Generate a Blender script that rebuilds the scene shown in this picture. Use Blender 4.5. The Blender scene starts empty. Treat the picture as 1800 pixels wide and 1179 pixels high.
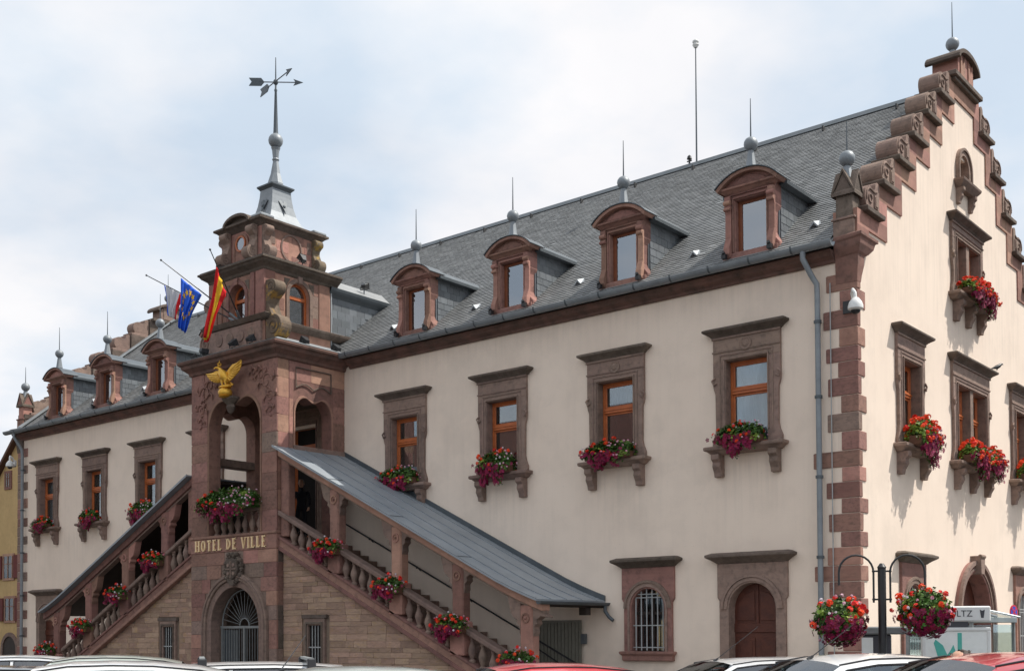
import bpy, bmesh, math, random
from mathutils import Vector, Matrix
rad = math.radians
rng = random.Random(11)
SC = bpy.context.scene
COL = SC.collection

# ------------------------------------------------------------------ camera, sky, sun
TH = rad(39.7); PITCH = rad(1.5); ROLL = 0.005
cam_d = bpy.data.cameras.new('camera'); cam = bpy.data.objects.new('camera', cam_d); COL.objects.link(cam)
dirh = Vector((-math.sin(TH), math.cos(TH), 0)); rh = Vector((math.cos(TH), math.sin(TH), 0)); upv = Vector((0, 0, 1))
fw = dirh*math.cos(PITCH)+upv*math.sin(PITCH); u0 = upv*math.cos(PITCH)-dirh*math.sin(PITCH)
Rv = rh*math.cos(ROLL)-u0*math.sin(ROLL); Uv = u0*math.cos(ROLL)+rh*math.sin(ROLL)
CAM = Vector((9.761, -23.09, 1.65))
M = Matrix((Rv, Uv, -fw)).transposed().to_4x4(); M.translation = CAM
cam.matrix_world = M
cam_d.sensor_width = 36; cam_d.lens = 36*2032/1800; cam_d.shift_y = (1057-589.5)/1800
cam_d.clip_start = .1; cam_d.clip_end = 2000
SC.camera = cam
SUN = Vector((1.0, .95, 2.1)).normalized()
elev = math.asin(SUN.z); azim = math.atan2(SUN.x, SUN.y)
W = bpy.data.worlds.new("World"); SC.world = W; W.use_nodes = True
nt = W.node_tree; nt.nodes.clear()
def N(t, nt, **k):
    n = nt.nodes.new(t)
    for a, b in k.items(): setattr(n, a, b)
    return n
wo = N('ShaderNodeOutputWorld', nt); bg1 = N('ShaderNodeBackground', nt); bg2 = N('ShaderNodeBackground', nt); mx = N('ShaderNodeMixShader', nt)
sky = N('ShaderNodeTexSky', nt, sky_type='NISHITA', sun_disc=False, sun_elevation=elev, sun_rotation=azim)
sky.air_density = 1.0; sky.dust_density = 1.5; sky.ozone_density = 1.0
bg1.inputs[1].default_value = .10
nt.links.new(sky.outputs[0], bg1.inputs[0])
tc = N('ShaderNodeTexCoord', nt); sp = N('ShaderNodeSeparateXYZ', nt); nt.links.new(tc.outputs['Generated'], sp.inputs[0])
zz = N('ShaderNodeMath', nt, operation='MAXIMUM'); zz.inputs[1].default_value = 0; nt.links.new(sp.outputs[2], zz.inputs[0])
za = N('ShaderNodeMath', nt, operation='ADD'); za.inputs[1].default_value = .22; nt.links.new(zz.outputs[0], za.inputs[0])
dx = N('ShaderNodeMath', nt, operation='DIVIDE'); dy = N('ShaderNodeMath', nt, operation='DIVIDE')
for n, o in ((dx, 0), (dy, 1)): nt.links.new(sp.outputs[o], n.inputs[0]); nt.links.new(za.outputs[0], n.inputs[1])
cb = N('ShaderNodeCombineXYZ', nt); nt.links.new(dx.outputs[0], cb.inputs[0]); nt.links.new(dy.outputs[0], cb.inputs[1])
mp = N('ShaderNodeMapping', nt); mp.inputs['Location'].default_value = (3.3, 1.2, 0); nt.links.new(cb.outputs[0], mp.inputs[0])
n1 = N('ShaderNodeTexNoise', nt); n1.inputs['Scale'].default_value = 1.15; n1.inputs['Detail'].default_value = 7; n1.inputs['Roughness'].default_value = .52; n1.inputs['Distortion'].default_value = .35
nt.links.new(mp.outputs[0], n1.inputs['Vector'])
cr = N('ShaderNodeValToRGB', nt); cr.color_ramp.elements[0].position = .30; cr.color_ramp.elements[1].position = .60
cr.color_ramp.elements[0].color = (.76, .76, .76, 1); cr.color_ramp.elements[1].color = (1, 1, 1, 1)
nt.links.new(n1.outputs[0], cr.inputs[0])
n2 = N('ShaderNodeTexNoise', nt); n2.inputs['Scale'].default_value = 2.2; n2.inputs['Detail'].default_value = 6
nt.links.new(mp.outputs[0], n2.inputs['Vector'])
cr2 = N('ShaderNodeValToRGB', nt); cr2.color_ramp.elements[0].position = .40; cr2.color_ramp.elements[1].position = .64
cr2.color_ramp.elements[0].color = (.60, .69, .79, 1); cr2.color_ramp.elements[1].color = (.86, .85, .86, 1)
nt.links.new(n2.outputs[0], cr2.inputs[0]); nt.links.new(cr2.outputs[0], bg2.inputs[0]); bg2.inputs[1].default_value = 1.0
nt.links.new(cr.outputs[0], mx.inputs[0]); nt.links.new(bg1.outputs[0], mx.inputs[1]); nt.links.new(bg2.outputs[0], mx.inputs[2])
nt.links.new(mx.outputs[0], wo.inputs[0])
sd = bpy.data.lights.new('sun', 'SUN'); so = bpy.data.objects.new('sun', sd); COL.objects.link(so)
sd.energy = 4.3; sd.angle = rad(.6); sd.color = (1, .95, .87)
so.rotation_euler = (-SUN).to_track_quat('-Z', 'Y').to_euler(); so.location = (10, 10, 40)
SC.render.engine = 'CYCLES'
SC.view_settings.view_transform = 'Standard'; SC.view_settings.look = 'None'; SC.view_settings.gamma = 1
SC.view_settings.exposure = .24; SC.view_settings.use_curve_mapping = False

# ------------------------------------------------------------------ materials
MATS = {}
def mat(name, c1, c2=None, rough=.8, scale=3.0, mott=0.0, mscale=14.0, mcol=(.03, .025, .02), bump=0.0, bscale=40.0, metal=0.0, spec=.4,
        vary=0.0, strat=0.0, streak=0.0, lichen=0.0, coat=0.0, wave=None):
    m = bpy.data.materials.new(name); m.use_nodes = True; t = m.node_tree; b = t.nodes['Principled BSDF']
    L = t.links.new
    b.inputs['Roughness'].default_value = rough; b.inputs['Metallic'].default_value = metal; b.inputs['Specular IOR Level'].default_value = spec
    b.inputs['Coat Weight'].default_value = coat
    tc = N('ShaderNodeTexCoord', t); oi = N('ShaderNodeObjectInfo', t); ge = N('ShaderNodeNewGeometry', t)
    sc = N('ShaderNodeVectorMath', t, operation='SCALE'); sc.inputs[0].default_value = (37, 19, 53); L(oi.outputs['Random'], sc.inputs['Scale'])
    ad = N('ShaderNodeVectorMath', t, operation='ADD'); L(tc.outputs['Object'], ad.inputs[0]); L(sc.outputs[0], ad.inputs[1])
    vec = ad.outputs[0]
    def noise(s, det=4, v=vec, rg=.55):
        n = N('ShaderNodeTexNoise', t); n.inputs['Scale'].default_value = s; n.inputs['Detail'].default_value = det; n.inputs['Roughness'].default_value = rg
        L(v, n.inputs['Vector']); return n.outputs[0]
    def ramp(o, a, b_, c0=0., c1_=1.):
        r = N('ShaderNodeMapRange', t); r.inputs[1].default_value = a; r.inputs[2].default_value = b_; r.inputs[3].default_value = c0; r.inputs[4].default_value = c1_
        L(o, r.inputs[0]); return r.outputs[0]
    def mix(f, a, b_, mode='MIX'):
        x = N('ShaderNodeMix', t, data_type='RGBA', blend_type=mode)
        for i, s in ((0, f), (6, a), (7, b_)):
            if isinstance(s, (int, float)): x.inputs[i].default_value = s
            elif isinstance(s, tuple): x.inputs[i].default_value = (*s, 1)
            else: L(s, x.inputs[i])
        return x.outputs[2]
    col = mix(ramp(noise(scale), .3, .7), c1, c2 or c1)
    if strat:
        mpn = N('ShaderNodeMapping', t); mpn.inputs['Scale'].default_value = (.6, .6, 9); L(vec, mpn.inputs[0])
        s = noise(1.3, 5, mpn.outputs[0]); col = mix(ramp(s, .45, .75, 0, strat), col, tuple(x*.55 for x in c1))
    if mott: col = mix(ramp(noise(mscale, 6, rg=.65), .48, .72, 0, mott), col, mcol)
    if lichen: col = mix(ramp(noise(2.3, 8, rg=.7), .55, .62, 0, lichen), col, (.42, .26, .05))
    if name == 'plaster':
        xyz = N('ShaderNodeSeparateXYZ', t); L(tc.outputs['Object'], xyz.inputs[0])
        mps = N('ShaderNodeMapping', t); mps.inputs['Scale'].default_value = (6, 6, .25); L(tc.outputs['Object'], mps.inputs[0])
        run = ramp(noise(1.4, 5, mps.outputs[0], .6), .46, .62)
        def mul(a, b):
            q = N('ShaderNodeMath', t, operation='MULTIPLY'); L(a, q.inputs[0])
            if isinstance(b, float): q.inputs[1].default_value = b
            else: L(b, q.inputs[1])
            return q.outputs[0]
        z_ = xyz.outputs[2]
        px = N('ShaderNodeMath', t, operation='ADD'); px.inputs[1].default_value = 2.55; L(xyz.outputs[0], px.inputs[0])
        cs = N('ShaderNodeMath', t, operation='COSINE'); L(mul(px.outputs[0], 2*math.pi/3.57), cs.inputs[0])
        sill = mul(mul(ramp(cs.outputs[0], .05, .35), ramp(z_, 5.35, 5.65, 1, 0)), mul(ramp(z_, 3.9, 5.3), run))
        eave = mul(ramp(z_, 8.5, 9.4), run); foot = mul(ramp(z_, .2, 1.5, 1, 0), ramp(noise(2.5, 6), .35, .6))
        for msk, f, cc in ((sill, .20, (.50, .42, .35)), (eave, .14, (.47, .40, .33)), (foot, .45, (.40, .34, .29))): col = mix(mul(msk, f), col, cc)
        col = mix(ramp(noise(.35, 7, rg=.7), .56, .62, 0, .22), col, (.66, .56, .47)); col = mix(ramp(noise(26, 3), .70, .74, 0, .35), col, (.45, .38, .32))
    if streak:
        mpn = N('ShaderNodeMapping', t); mpn.inputs['Scale'].default_value = (5, 5, .35); L(tc.outputs['Object'], mpn.inputs[0])
        s = noise(1.0, 6, mpn.outputs[0], .6); col = mix(ramp(s, .5, .8, 0, streak), col, tuple(x*.45 for x in c1))
    if vary:
        w = N('ShaderNodeMath', t, operation='ADD'); L(oi.outputs['Random'], w.inputs[0]); L(ge.outputs['Random Per Island'], w.inputs[1])
        w2 = N('ShaderNodeMath', t, operation='FRACT'); L(w.outputs[0], w2.inputs[0])
        hs = N('ShaderNodeHueSaturation', t); L(col, hs.inputs['Color'])
        L(ramp(w2.outputs[0], 0, 1, 1-vary, 1+vary), hs.inputs['Value'])
        w3 = N('ShaderNodeMath', t, operation='MULTIPLY'); w3.inputs[1].default_value = 7.31; L(w2.outputs[0], w3.inputs[0])
        w4 = N('ShaderNodeMath', t, operation='FRACT'); L(w3.outputs[0], w4.inputs[0])
        L(ramp(w4.outputs[0], 0, 1, .5-vary*.05, .5+vary*.035), hs.inputs['Hue']); col = hs.outputs[0]
    L(col, b.inputs['Base Color'])
    if bump:
        bn = N('ShaderNodeBump', t); bn.inputs['Strength'].default_value = bump; bn.inputs['Distance'].default_value = .02
        h = noise(bscale, 6, rg=.62); L(h, bn.inputs['Height']); L(bn.outputs[0], b.inputs['Normal'])
    MATS[name] = m
    return m
def glass_mat(name, tint, refl=.3, trans=.8):
    m = bpy.data.materials.new(name); m.use_nodes = True; t = m.node_tree; t.nodes.clear(); L = t.links.new
    o = N('ShaderNodeOutputMaterial', t); g = N('ShaderNodeBsdfGlossy', t); g.inputs['Roughness'].default_value = .02; g.inputs[0].default_value = (.92, .95, 1, 1)
    tr = N('ShaderNodeBsdfTransparent', t); tr.inputs[0].default_value = (*[c*trans for c in tint], 1)
    lw = N('ShaderNodeLayerWeight', t); lw.inputs[0].default_value = .5
    r = N('ShaderNodeMapRange', t); r.inputs[3].default_value = refl*.55; r.inputs[4].default_value = min(1, refl*2.6); L(lw.outputs['Fresnel'], r.inputs[0])
    mxs = N('ShaderNodeMixShader', t); L(r.outputs[0], mxs.inputs[0]); L(tr.outputs[0], mxs.inputs[1]); L(g.outputs[0], mxs.inputs[2])
    L(mxs.outputs[0], o.inputs[0]); MATS[name] = m; return m

mat('plaster', (.87, .73, .61), (.82, .68, .565), .93, .55, .22, 1.1, (.60, .51, .43), .35, 60, streak=.10)
mat('sandstone_red', (.345, .185, .145), (.255, .14, .112), .9, 1.8, .55, 6, (.065, .048, .04), .6, 45, vary=.22, strat=.35)
mat('sandstone_soot', (.225, .12, .092), (.13, .085, .068), .9, 2.2, .7, 4, (.045, .038, .032), .7, 45, vary=.15, strat=.5)
mat('sandstone_pink', (.42, .235, .175), (.31, .165, .125), .9, 1.7, .42, 5, (.13, .09, .07), .5, 45, vary=.32, strat=.3)
mat('sandstone_brown', (.31, .215, .172), (.23, .162, .132), .92, 3, .5, 7, (.06, .05, .042), .7, 40, vary=.16, strat=.4)
mat('sandstone_dark', (.175, .135, .11), (.11, .085, .068), .95, 3, .55, 8, (.035, .032, .026), .8, 36, vary=.2, lichen=.0)
mat('sandstone_lichen', (.20, .15, .105), (.12, .095, .07), .95, 3, .5, 8, (.04, .04, .03), .8, 36, vary=.2, lichen=.75)
mat('rubble', (.46, .31, .225), (.35, .235, .175), .95, 1.6, .5, 5, (.13, .10, .08), .5, 40, vary=.2, lichen=.3, strat=.4)
mat('mortar', (.27, .20, .15), (.20, .15, .115), .97, 6, .3, 20, (.08, .07, .06), .6, 50)
mat('slate', (.25, .255, .255), (.205, .21, .212), .55, 1.2, .3, 2, (.13, .13, .12), .15, 60, vary=.19, spec=.5)
mat('slate_grey', (.15, .165, .18), (.12, .135, .15), .5, 2, .2, 25, (.2, .2, .2), .15, 60, vary=.2, spec=.5)
mat('zinc', (.27, .295, .315), (.21, .23, .25), .5, 1.6, .3, 5, (.12, .135, .145), .10, 14, metal=.2, spec=.5, streak=.2)
mat('zinc_roof', (.34, .375, .405), (.27, .30, .33), .5, 1.1, .3, 3, (.19, .21, .23), .12, 8, metal=.2, streak=.15)
mat('zinc_dark', (.115, .13, .145), (.085, .10, .11), .45, 1.6, .25, 5, (.05, .06, .06), .08, 30, metal=.3)
mat('zinc_light', (.36, .385, .40), (.28, .30, .32), .5, 1.6, .3, 5, (.2, .22, .22), .08, 30, metal=.4)
mat('wood_orange', (.52, .14, .035), (.40, .10, .025), .42, 6, .2, 30, (.10, .03, .015), .15, 60, spec=.5)
mat('wood_brown', (.24, .075, .03), (.17, .05, .022), .5, 6, .2, 30)
mat('wood_door', (.12, .035, .02), (.075, .022, .014), .5, 5, .35, 18, (.03, .012, .01), .3, 50)
mat('wood_dark', (.05, .035, .028), (.03, .022, .018), .7, 4, bump=.3)
mat('gold', (.85, .50, .08), (.70, .38, .045), .38, 5, .35, 14, (.25, .13, .03), .25, 30, metal=.55)
mat('letter_gold', (.95, .72, .42), (.85, .62, .35), .5, 5, metal=.1)
mat('iron', (.025, .025, .027), (.015, .015, .016), .45, 8, spec=.5)
mat('iron_grey', (.24, .25, .25), (.18, .19, .19), .5, 8, spec=.5)
mat('iron_pale', (.42, .43, .43), (.33, .34, .34), .5, 8)
mat('white_plastic', (.78, .78, .76), (.72, .72, .70), .35, 3, spec=.5)
mat('black_plastic', (.02, .02, .022), rough=.35)
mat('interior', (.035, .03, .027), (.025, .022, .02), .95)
mat('shade_black', (.018, .014, .012), (.012, .01, .009), .95)  # near-black colour standing in for shade deep inside openings
mat('curtain_white', (.62, .65, .70), (.55, .58, .63), .9, 4)
mat('curtain_brown', (.12, .10, .07), (.08, .07, .05), .9, 4)
mat('blind_slats', (.30, .20, .13), (.24, .15, .10), .8, 4)
mat('blind_grey', (.20, .215, .235), (.17, .185, .205), .8, 2)
mat('gate_panel', (.20, .19, .155), (.16, .15, .12), .6, 4, .2, 12)
mat('ochre_plaster', (.60, .42, .20), (.52, .36, .17), .93, 1.5, .2, 6, (.30, .19, .08), .3, 50, streak=.3)
mat('shutter_red', (.15, .025, .02), (.11, .02, .016), .7, 4)
mat('window_white', (.6, .6, .58), rough=.6)
mat('leaf', (.035, .085, .012), (.07, .15, .02), .6, 9, vary=.5)
mat('leaf_bright', (.16, .27, .03), (.24, .34, .06), .6, 9, vary=.35)
mat('bloom_red', (.85, .045, .02), (.75, .02, .015), .6, 9, vary=.15)
mat('bloom_orange', (.92, .10, .015), (.80, .05, .01), .6, 9, vary=.15)
mat('bloom_magenta', (.27, .003, .05), (.14, .002, .03), .6, 9, vary=.35)
mat('bloom_pink', (.80, .30, .42), (.75, .50, .58), .6, 9, vary=.2)
mat('bloom_white', (.82, .74, .78), (.8, .7, .74), .6, 9)
mat('planter', (.11, .05, .03), rough=.8)
mat('asphalt', (.055, .054, .052), (.042, .041, .04), .93, 1.2, .3, 30, (.09, .09, .085), .5, 120)
mat('paving', (.26, .24, .22), (.2, .19, .17), .9, 2, .3, 20, (.1, .1, .09), .4, 80, vary=.15)
mat('paint_white', (.75, .75, .73), (.6, .6, .58), .8, 6)
mat('tyre', (.02, .02, .02), rough=.85); mat('rim', (.55, .56, .58), rough=.3, metal=.8)
mat('lamp_red', (.5, .02, .02), rough=.2, coat=1); mat('lamp_clear', (.7, .72, .74), rough=.15, coat=1)
mat('skin', (.55, .32, .22), rough=.55); mat('hair_grey', (.38, .36, .34), rough=.8); mat('hair_dark', (.035, .02, .014), rough=.7)
mat('cloth_dark', (.02, .02, .025), (.014, .014, .018), .9); mat('cloth_grey', (.12, .12, .13), rough=.9)
mat('roof_tile', (.11, .05, .035), (.08, .04, .03), .85, 3, .3, 10, vary=.3)
mat('sign_blue', (.06, .07, .45), rough=.4); mat('sign_red', (.65, .02, .04), rough=.4)
mat('poster_teal', (.05, .38, .32), (.12, .5, .42), .4, 3); mat('poster_pale', (.88, .89, .87), (.82, .84, .8), .5, 4, .15, 6, (.4, .48, .46))
mat('print_dark', (.06, .06, .07), rough=.5); mat('interior_car', (.03, .03, .032), rough=.9)
mat('flag_blue', (.015, .10, .62), (.02, .13, .72), .75, 4); mat('flag_yellow', (.88, .55, .03), rough=.75); mat('flag_red', (.75, .015, .02), rough=.75)
mat('flag_white', (.62, .62, .64), (.5, .5, .53), .8, 3)
glass_mat('glass', (.75, .8, .8), .16, .9)
glass_mat('glass_dormer', (.6, .68, .75), .42, .9)
glass_mat('glass_clear', (.90, .96, .94), .14, .98)
glass_mat('glass_car', (.42, .52, .50), .24, .7)
def paint(name, c, metal=0.0):
    m = mat(name, c, tuple(x*.93 for x in c), .28, 2, spec=.5, metal=metal, coat=1.0); return m

# ------------------------------------------------------------------ mesh builder
class MB:
    def __init__(s): s.v = []; s.f = []
    def add(s, vs, fs):
        o = len(s.v); s.v += [tuple(p) for p in vs]; s.f += [tuple(o+i for i in f) for f in fs]; return s
    def hexa(s, p): return s.add(p, [(0, 3, 2, 1), (4, 5, 6, 7), (0, 1, 5, 4), (1, 2, 6, 5), (2, 3, 7, 6), (3, 0, 4, 7)])
    def box(s, x0, x1, y0, y1, z0, z1):
        return s.hexa([(x0, y0, z0), (x1, y0, z0), (x1, y1, z0), (x0, y1, z0), (x0, y0, z1), (x1, y0, z1), (x1, y1, z1), (x0, y1, z1)])
    def prism(s, poly, a, b, ax='y'):
        def P(p, t): return (p[0], t, p[1]) if ax == 'y' else ((t, p[0], p[1]) if ax == 'x' else (p[0], p[1], t))
        n = len(poly); vs = [P(p, a) for p in poly]+[P(p, b) for p in poly]
        return s.add(vs, [tuple(range(n)), tuple(range(2*n-1, n-1, -1))]+[(i, (i+1) % n, n+(i+1) % n, n+i) for i in range(n)])
    def loft(s, rings, cap=True, close=True):
        n = len(rings[0]); vs = [p for r in rings for p in r]; fs = []
        for k in range(len(rings)-1):
            for i in range(n if close else n-1):
                j = (i+1) % n; fs.append((k*n+i, k*n+j, (k+1)*n+j, (k+1)*n+i))
        if cap: fs += [tuple(range(n-1, -1, -1)), tuple(range((len(rings)-1)*n, len(rings)*n))]
        return s.add(vs, fs)
    def lathe(s, prof, c=(0, 0, 0), n=16, sx=1, sy=1, rot=0):
        return s.loft([[(c[0]+r*math.cos(2*math.pi*i/n+rot)*sx, c[1]+r*math.sin(2*math.pi*i/n+rot)*sy, c[2]+z) for i in range(n)] for r, z in prof])
    def cyl(s, p0, p1, r0, r1=None, n=10):
        r1 = r0 if r1 is None else r1
        p0 = Vector(p0); p1 = Vector(p1); d = (p1-p0).normalized(); a = d.orthogonal().normalized(); b = d.cross(a)
        return s.loft([[tuple(p+a*(r*math.cos(2*math.pi*i/n))+b*(r*math.sin(2*math.pi*i/n))) for i in range(n)] for p, r in ((p0, r0), (p1, r1))])
    def tube(s, pts, r, n=8):
        pts = [Vector(p) for p in pts]; rings = []; a = None
        for k, p in enumerate(pts):
            d = (pts[min(k+1, len(pts)-1)]-pts[max(k-1, 0)]).normalized()
            a = d.orthogonal().normalized() if a is None else (a-d*a.dot(d)).normalized()
            b = d.cross(a); rr = r[k] if isinstance(r, (list, tuple)) else r
            rings.append([tuple(p+a*(rr*math.cos(2*math.pi*i/n))+b*(rr*math.sin(2*math.pi*i/n))) for i in range(n)])
        return s.loft(rings)
    def ball(s, c, r, n=12, sz=1.0):
        return s.lathe([(r*math.sin(math.pi*(k+.001)/(n*.6+.002)) if 0 else max(.0005, r*math.sin(math.pi*k/8)), -r*math.cos(math.pi*k/8)*sz) for k in range(9)], c, n)
    def hood(s, w, d, prof):      # mitred moulding on three sides; prof = [(out, z)]
        return s.loft([[(-w-o, .02, z), (-w-o, -d-o, z), (w+o, -d-o, z), (w+o, .02, z)] for o, z in prof])
    def build(s, name, m, parent=None, smooth=False, bevel=0, loc=None, rz=0, kind=None, label=None, merge=False):
        me = bpy.data.meshes.new(name); me.from_pydata(s.v, [], s.f)
        bm = bmesh.new(); bm.from_mesh(me)
        if merge: bmesh.ops.remove_doubles(bm, verts=bm.verts, dist=1e-4)
        bmesh.ops.recalc_face_normals(bm, faces=bm.faces)
        if bevel:
            es = [e for e in bm.edges if len(e.link_faces) == 2 and e.calc_face_angle(0) > .6]
            if es: bmesh.ops.bevel(bm, geom=es, offset=bevel, segments=1, affect='EDGES', clamp_overlap=True)
        bm.to_mesh(me); bm.free()
        if smooth:
            me.shade_smooth()
            try: me.set_sharp_from_angle(angle=rad(smooth if smooth > 1 else 40))
            except Exception: pass
        me.materials.append(MATS[m] if isinstance(m, str) else m)
        o = bpy.data.objects.new(name, me); COL.objects.link(o)
        if parent: o.parent = parent
        if loc: o.location = loc
        o.rotation_euler.z = rz
        if kind: o['kind'] = kind
        if label: o['label'] = label
        return o
def empty(name, loc=(0, 0, 0), rz=0, label=None, cat=None, group=None, parent=None):
    o = bpy.data.objects.new(name, None); COL.objects.link(o); o.location = loc; o.rotation_euler.z = rz; o.empty_display_size = .2
    if parent: o.parent = parent
    tag(o, label, cat, group); return o
def tag(o, label=None, cat=None, group=None, kind=None):
    if label: o['label'] = label
    if cat: o['category'] = cat
    if group: o['group'] = group
    if kind: o['kind'] = kind
    return o
def inst(src, name, parent=None, loc=(0, 0, 0), rz=0, scale=None):
    o = src.copy(); o.name = name; COL.objects.link(o); o.parent = parent; o.location = loc; o.rotation_euler = (0, 0, rz)
    if scale: o.scale = scale
    return o
def copy_tree(o, parent=None, loc=None, rz=None):
    c = o.copy(); COL.objects.link(c); c.parent = parent
    if loc is not None: c.location = loc
    if rz is not None: c.rotation_euler = (0, 0, rz)
    for ch in list(o.children): copy_tree(ch, c)
    return c
def cells(mb, rects, holes, y0, y1, ax='y'):
    """slab made of rectangles (u0,u1,z0,z1) minus holes, between y0 and y1"""
    us = sorted({round(r[i], 4) for r in rects+holes for i in (0, 1)}); zs = sorted({round(r[i], 4) for r in rects+holes for i in (2, 3)})
    def ins(r, u, z): return r[0] < u < r[1] and r[2] < z < r[3]
    F = {}
    for i in range(len(us)-1):
        for j in range(len(zs)-1):
            u = (us[i]+us[i+1])/2; z = (zs[j]+zs[j+1])/2
            F[i, j] = any(ins(r, u, z) for r in rects) and not any(ins(h, u, z) for h in holes)
    P = (lambda u, t, z: (u, t, z)) if ax == 'y' else (lambda u, t, z: (t, u, z))
    for (i, j), ok in F.items():
        if not ok: continue
        a, b, c, d = us[i], us[i+1], zs[j], zs[j+1]
        for t in (y0, y1): mb.add([P(a, t, c), P(b, t, c), P(b, t, d), P(a, t, d)], [(0, 1, 2, 3)])
        if not F.get((i-1, j)): mb.add([P(a, y0, c), P(a, y1, c), P(a, y1, d), P(a, y0, d)], [(0, 1, 2, 3)])
        if not F.get((i+1, j)): mb.add([P(b, y0, c), P(b, y1, c), P(b, y1, d), P(b, y0, d)], [(0, 1, 2, 3)])
        if not F.get((i, j-1)): mb.add([P(a, y0, c), P(b, y0, c), P(b, y1, c), P(a, y1, c)], [(0, 1, 2, 3)])
        if not F.get((i, j+1)): mb.add([P(a, y0, d), P(b, y0, d), P(b, y1, d), P(a, y1, d)], [(0, 1, 2, 3)])
    return mb
def arc(cx, cz, r, a0, a1, n=12, rz=None):
    rz = rz or r
    return [(cx+r*math.cos(rad(a0+(a1-a0)*i/n)), cz+rz*math.sin(rad(a0+(a1-a0)*i/n))) for i in range(n+1)]
def arch_poly(x0, x1, z0, z1, cx, r, spring, n=16):
    return [(x0, z0), (cx-r, z0)]+arc(cx, spring, r, 180, 0, n)+[(cx+r, z0), (x1, z0), (x1, z1), (x0, z1)]
def ring_poly(cx, spring, r0, r1, z0, n=16):
    return [(cx-r1, z0)]+arc(cx, spring, r1, 180, 0, n)+[(cx+r1, z0), (cx+r0, z0)]+arc(cx, spring, r0, 0, 180, n)+[(cx-r0, z0)]
UB = {}
def block(name, m, parent, x0, x1, y0, y1, z0, z1, jit=.02):
    """one dressed stone; unit meshes are shared between alike stones"""
    key = (m, rng.randrange(5))
    if key not in UB:
        mb = MB(); J = lambda a: a+rng.uniform(-jit, jit)
        mb.hexa([tuple(J(c) for c in p) for p in [(-.5, -.5, -.5), (.5, -.5, -.5), (.5, .5, -.5), (-.5, .5, -.5), (-.5, -.5, .5), (.5, -.5, .5), (.5, .5, .5), (-.5, .5, .5)]])
        o = mb.build(name, m, bevel=.035); UB[key] = o.data; bpy.data.objects.remove(o)
    o = bpy.data.objects.new(name, UB[key]); COL.objects.link(o); o.parent = parent
    o.location = ((x0+x1)/2, (y0+y1)/2, (z0+z1)/2); o.scale = (x1-x0, y1-y0, z1-z0); return o

# ------------------------------------------------------------------ ground
MB().box(-700, 700, -700, 700, -.5, 0).build('ground', 'asphalt', kind='structure')
MB().prism([(-38, -4.6), (3.2, -4.6), (3.2, 18), (-38, 18)], .0, .13, 'z').build('pavement', 'paving', kind='structure', bevel=.02)
mb = MB()
for i in range(18): mb.box(-30+i*2.5, -29.9+i*2.5, -16.5, -11.2, -.3, .004)
mb.build('parking_line', 'paint_white', kind='structure')

# ------------------------------------------------------------------ TOWN HALL
YC = 6.85; DEP = 13.7; LEN = 35.3
hall = empty('town_hall', (0, 0, 0), 0, 'long cream town hall with pink sandstone trim, slate roof, stepped gables and porch tower', 'town hall')
UPC = [-2.55, -6.08, -9.67, -13.27, -22.45, -26.0, -29.5, -32.92]      # first-floor window centres
DOR = [-2.48, -5.92, -9.42, -12.97, -22.1, -25.55, -28.95, -32.38]
holes = [(x-.6, x+.6, 5.78, 7.8) for x in UPC]
holes += [(-5.75, -4.65, 1.1, 2.72), (-3.05, -1.85, .13, 2.72), (-33.45, -32.3, .13, 2.72), (-18.35, -16.9, 4.4, 7.9)]
cells(MB(), [(-LEN, -.45, 0, 9.5)], holes, 0, .45).build('front_wall', 'plaster', hall)
GW = {'s': [2.87, 11.15], 'd': 7.0}
gh = [(c-.6, c+.6, 5.78, 7.8) for c in GW['s']]+[(5.85, 8.15, 5.78, 7.8), (2.25, 3.35, .9, 2.75), (10.55, 11.65, .9, 2.75), (5.85, 8.25, .13, 2.05)]+[(7.05-math.sqrt(1.28**2-(k*.15+.15)**2), 7.05+math.sqrt(1.28**2-(k*.15+.15)**2), 2.0+k*.15, 2.15+k*.15) for k in range(8)]+[(2.3, 2.4, 3.0, 3.01), (6.0, 7.7, 9.95, 11.4), (6.4, 7.1, 12.95, 13.6)]
YP = [.6, 1.62, 2.51, 3.43, 4.33, 5.2, 6.1]; ZP = [9.9, 10.16, 10.99, 11.82, 12.65, 13.48, 14.31, 15.0]
pl = [(.0, DEP, 0, 9.9)]+[(y, 2*YC-y, ZP[i], ZP[i+1]) for i, y in enumerate(YP)]
cells(MB(), pl, gh, -.45, 0, 'x').build('gable_wall', 'plaster', hall)
outer = [(.0, DEP, 9.9, 10.5)]+[(1.15+.91*i, 2*YC-1.15-.91*i, 10.5+.83*i, 11.33+.83*i) for i in range(6)]
band = cells(MB(), outer, pl, -.5, .035, 'x').build('gable_coping', 'sandstone_pink', hall)
cells(MB(), [(.45, DEP, 0, 9.9)]+pl[1:], [], -LEN, -LEN+.45, 'x').build('gable_wall', 'plaster', hall)
cells(MB(), outer, pl, -LEN-.035, -LEN+.5, 'x').build('gable_coping', 'sandstone_dark', hall)
MB().box(-LEN+.45, -.45, DEP-.4, DEP, 0, 9.6).build('rear_wall', 'plaster', hall)
MB().box(-LEN+.45, -.45, .45, DEP-.4, 4.0, 4.25).box(-LEN+.45, -.45, .45, DEP-.4, 8.9, 9.0).box(-LEN+.45, -.45, 4.5, 4.6, .2, 8.9).box(-4.3, -4.2, .45, DEP-.4, .2, 8.9).build('floor_slab', 'interior', hall)
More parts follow.
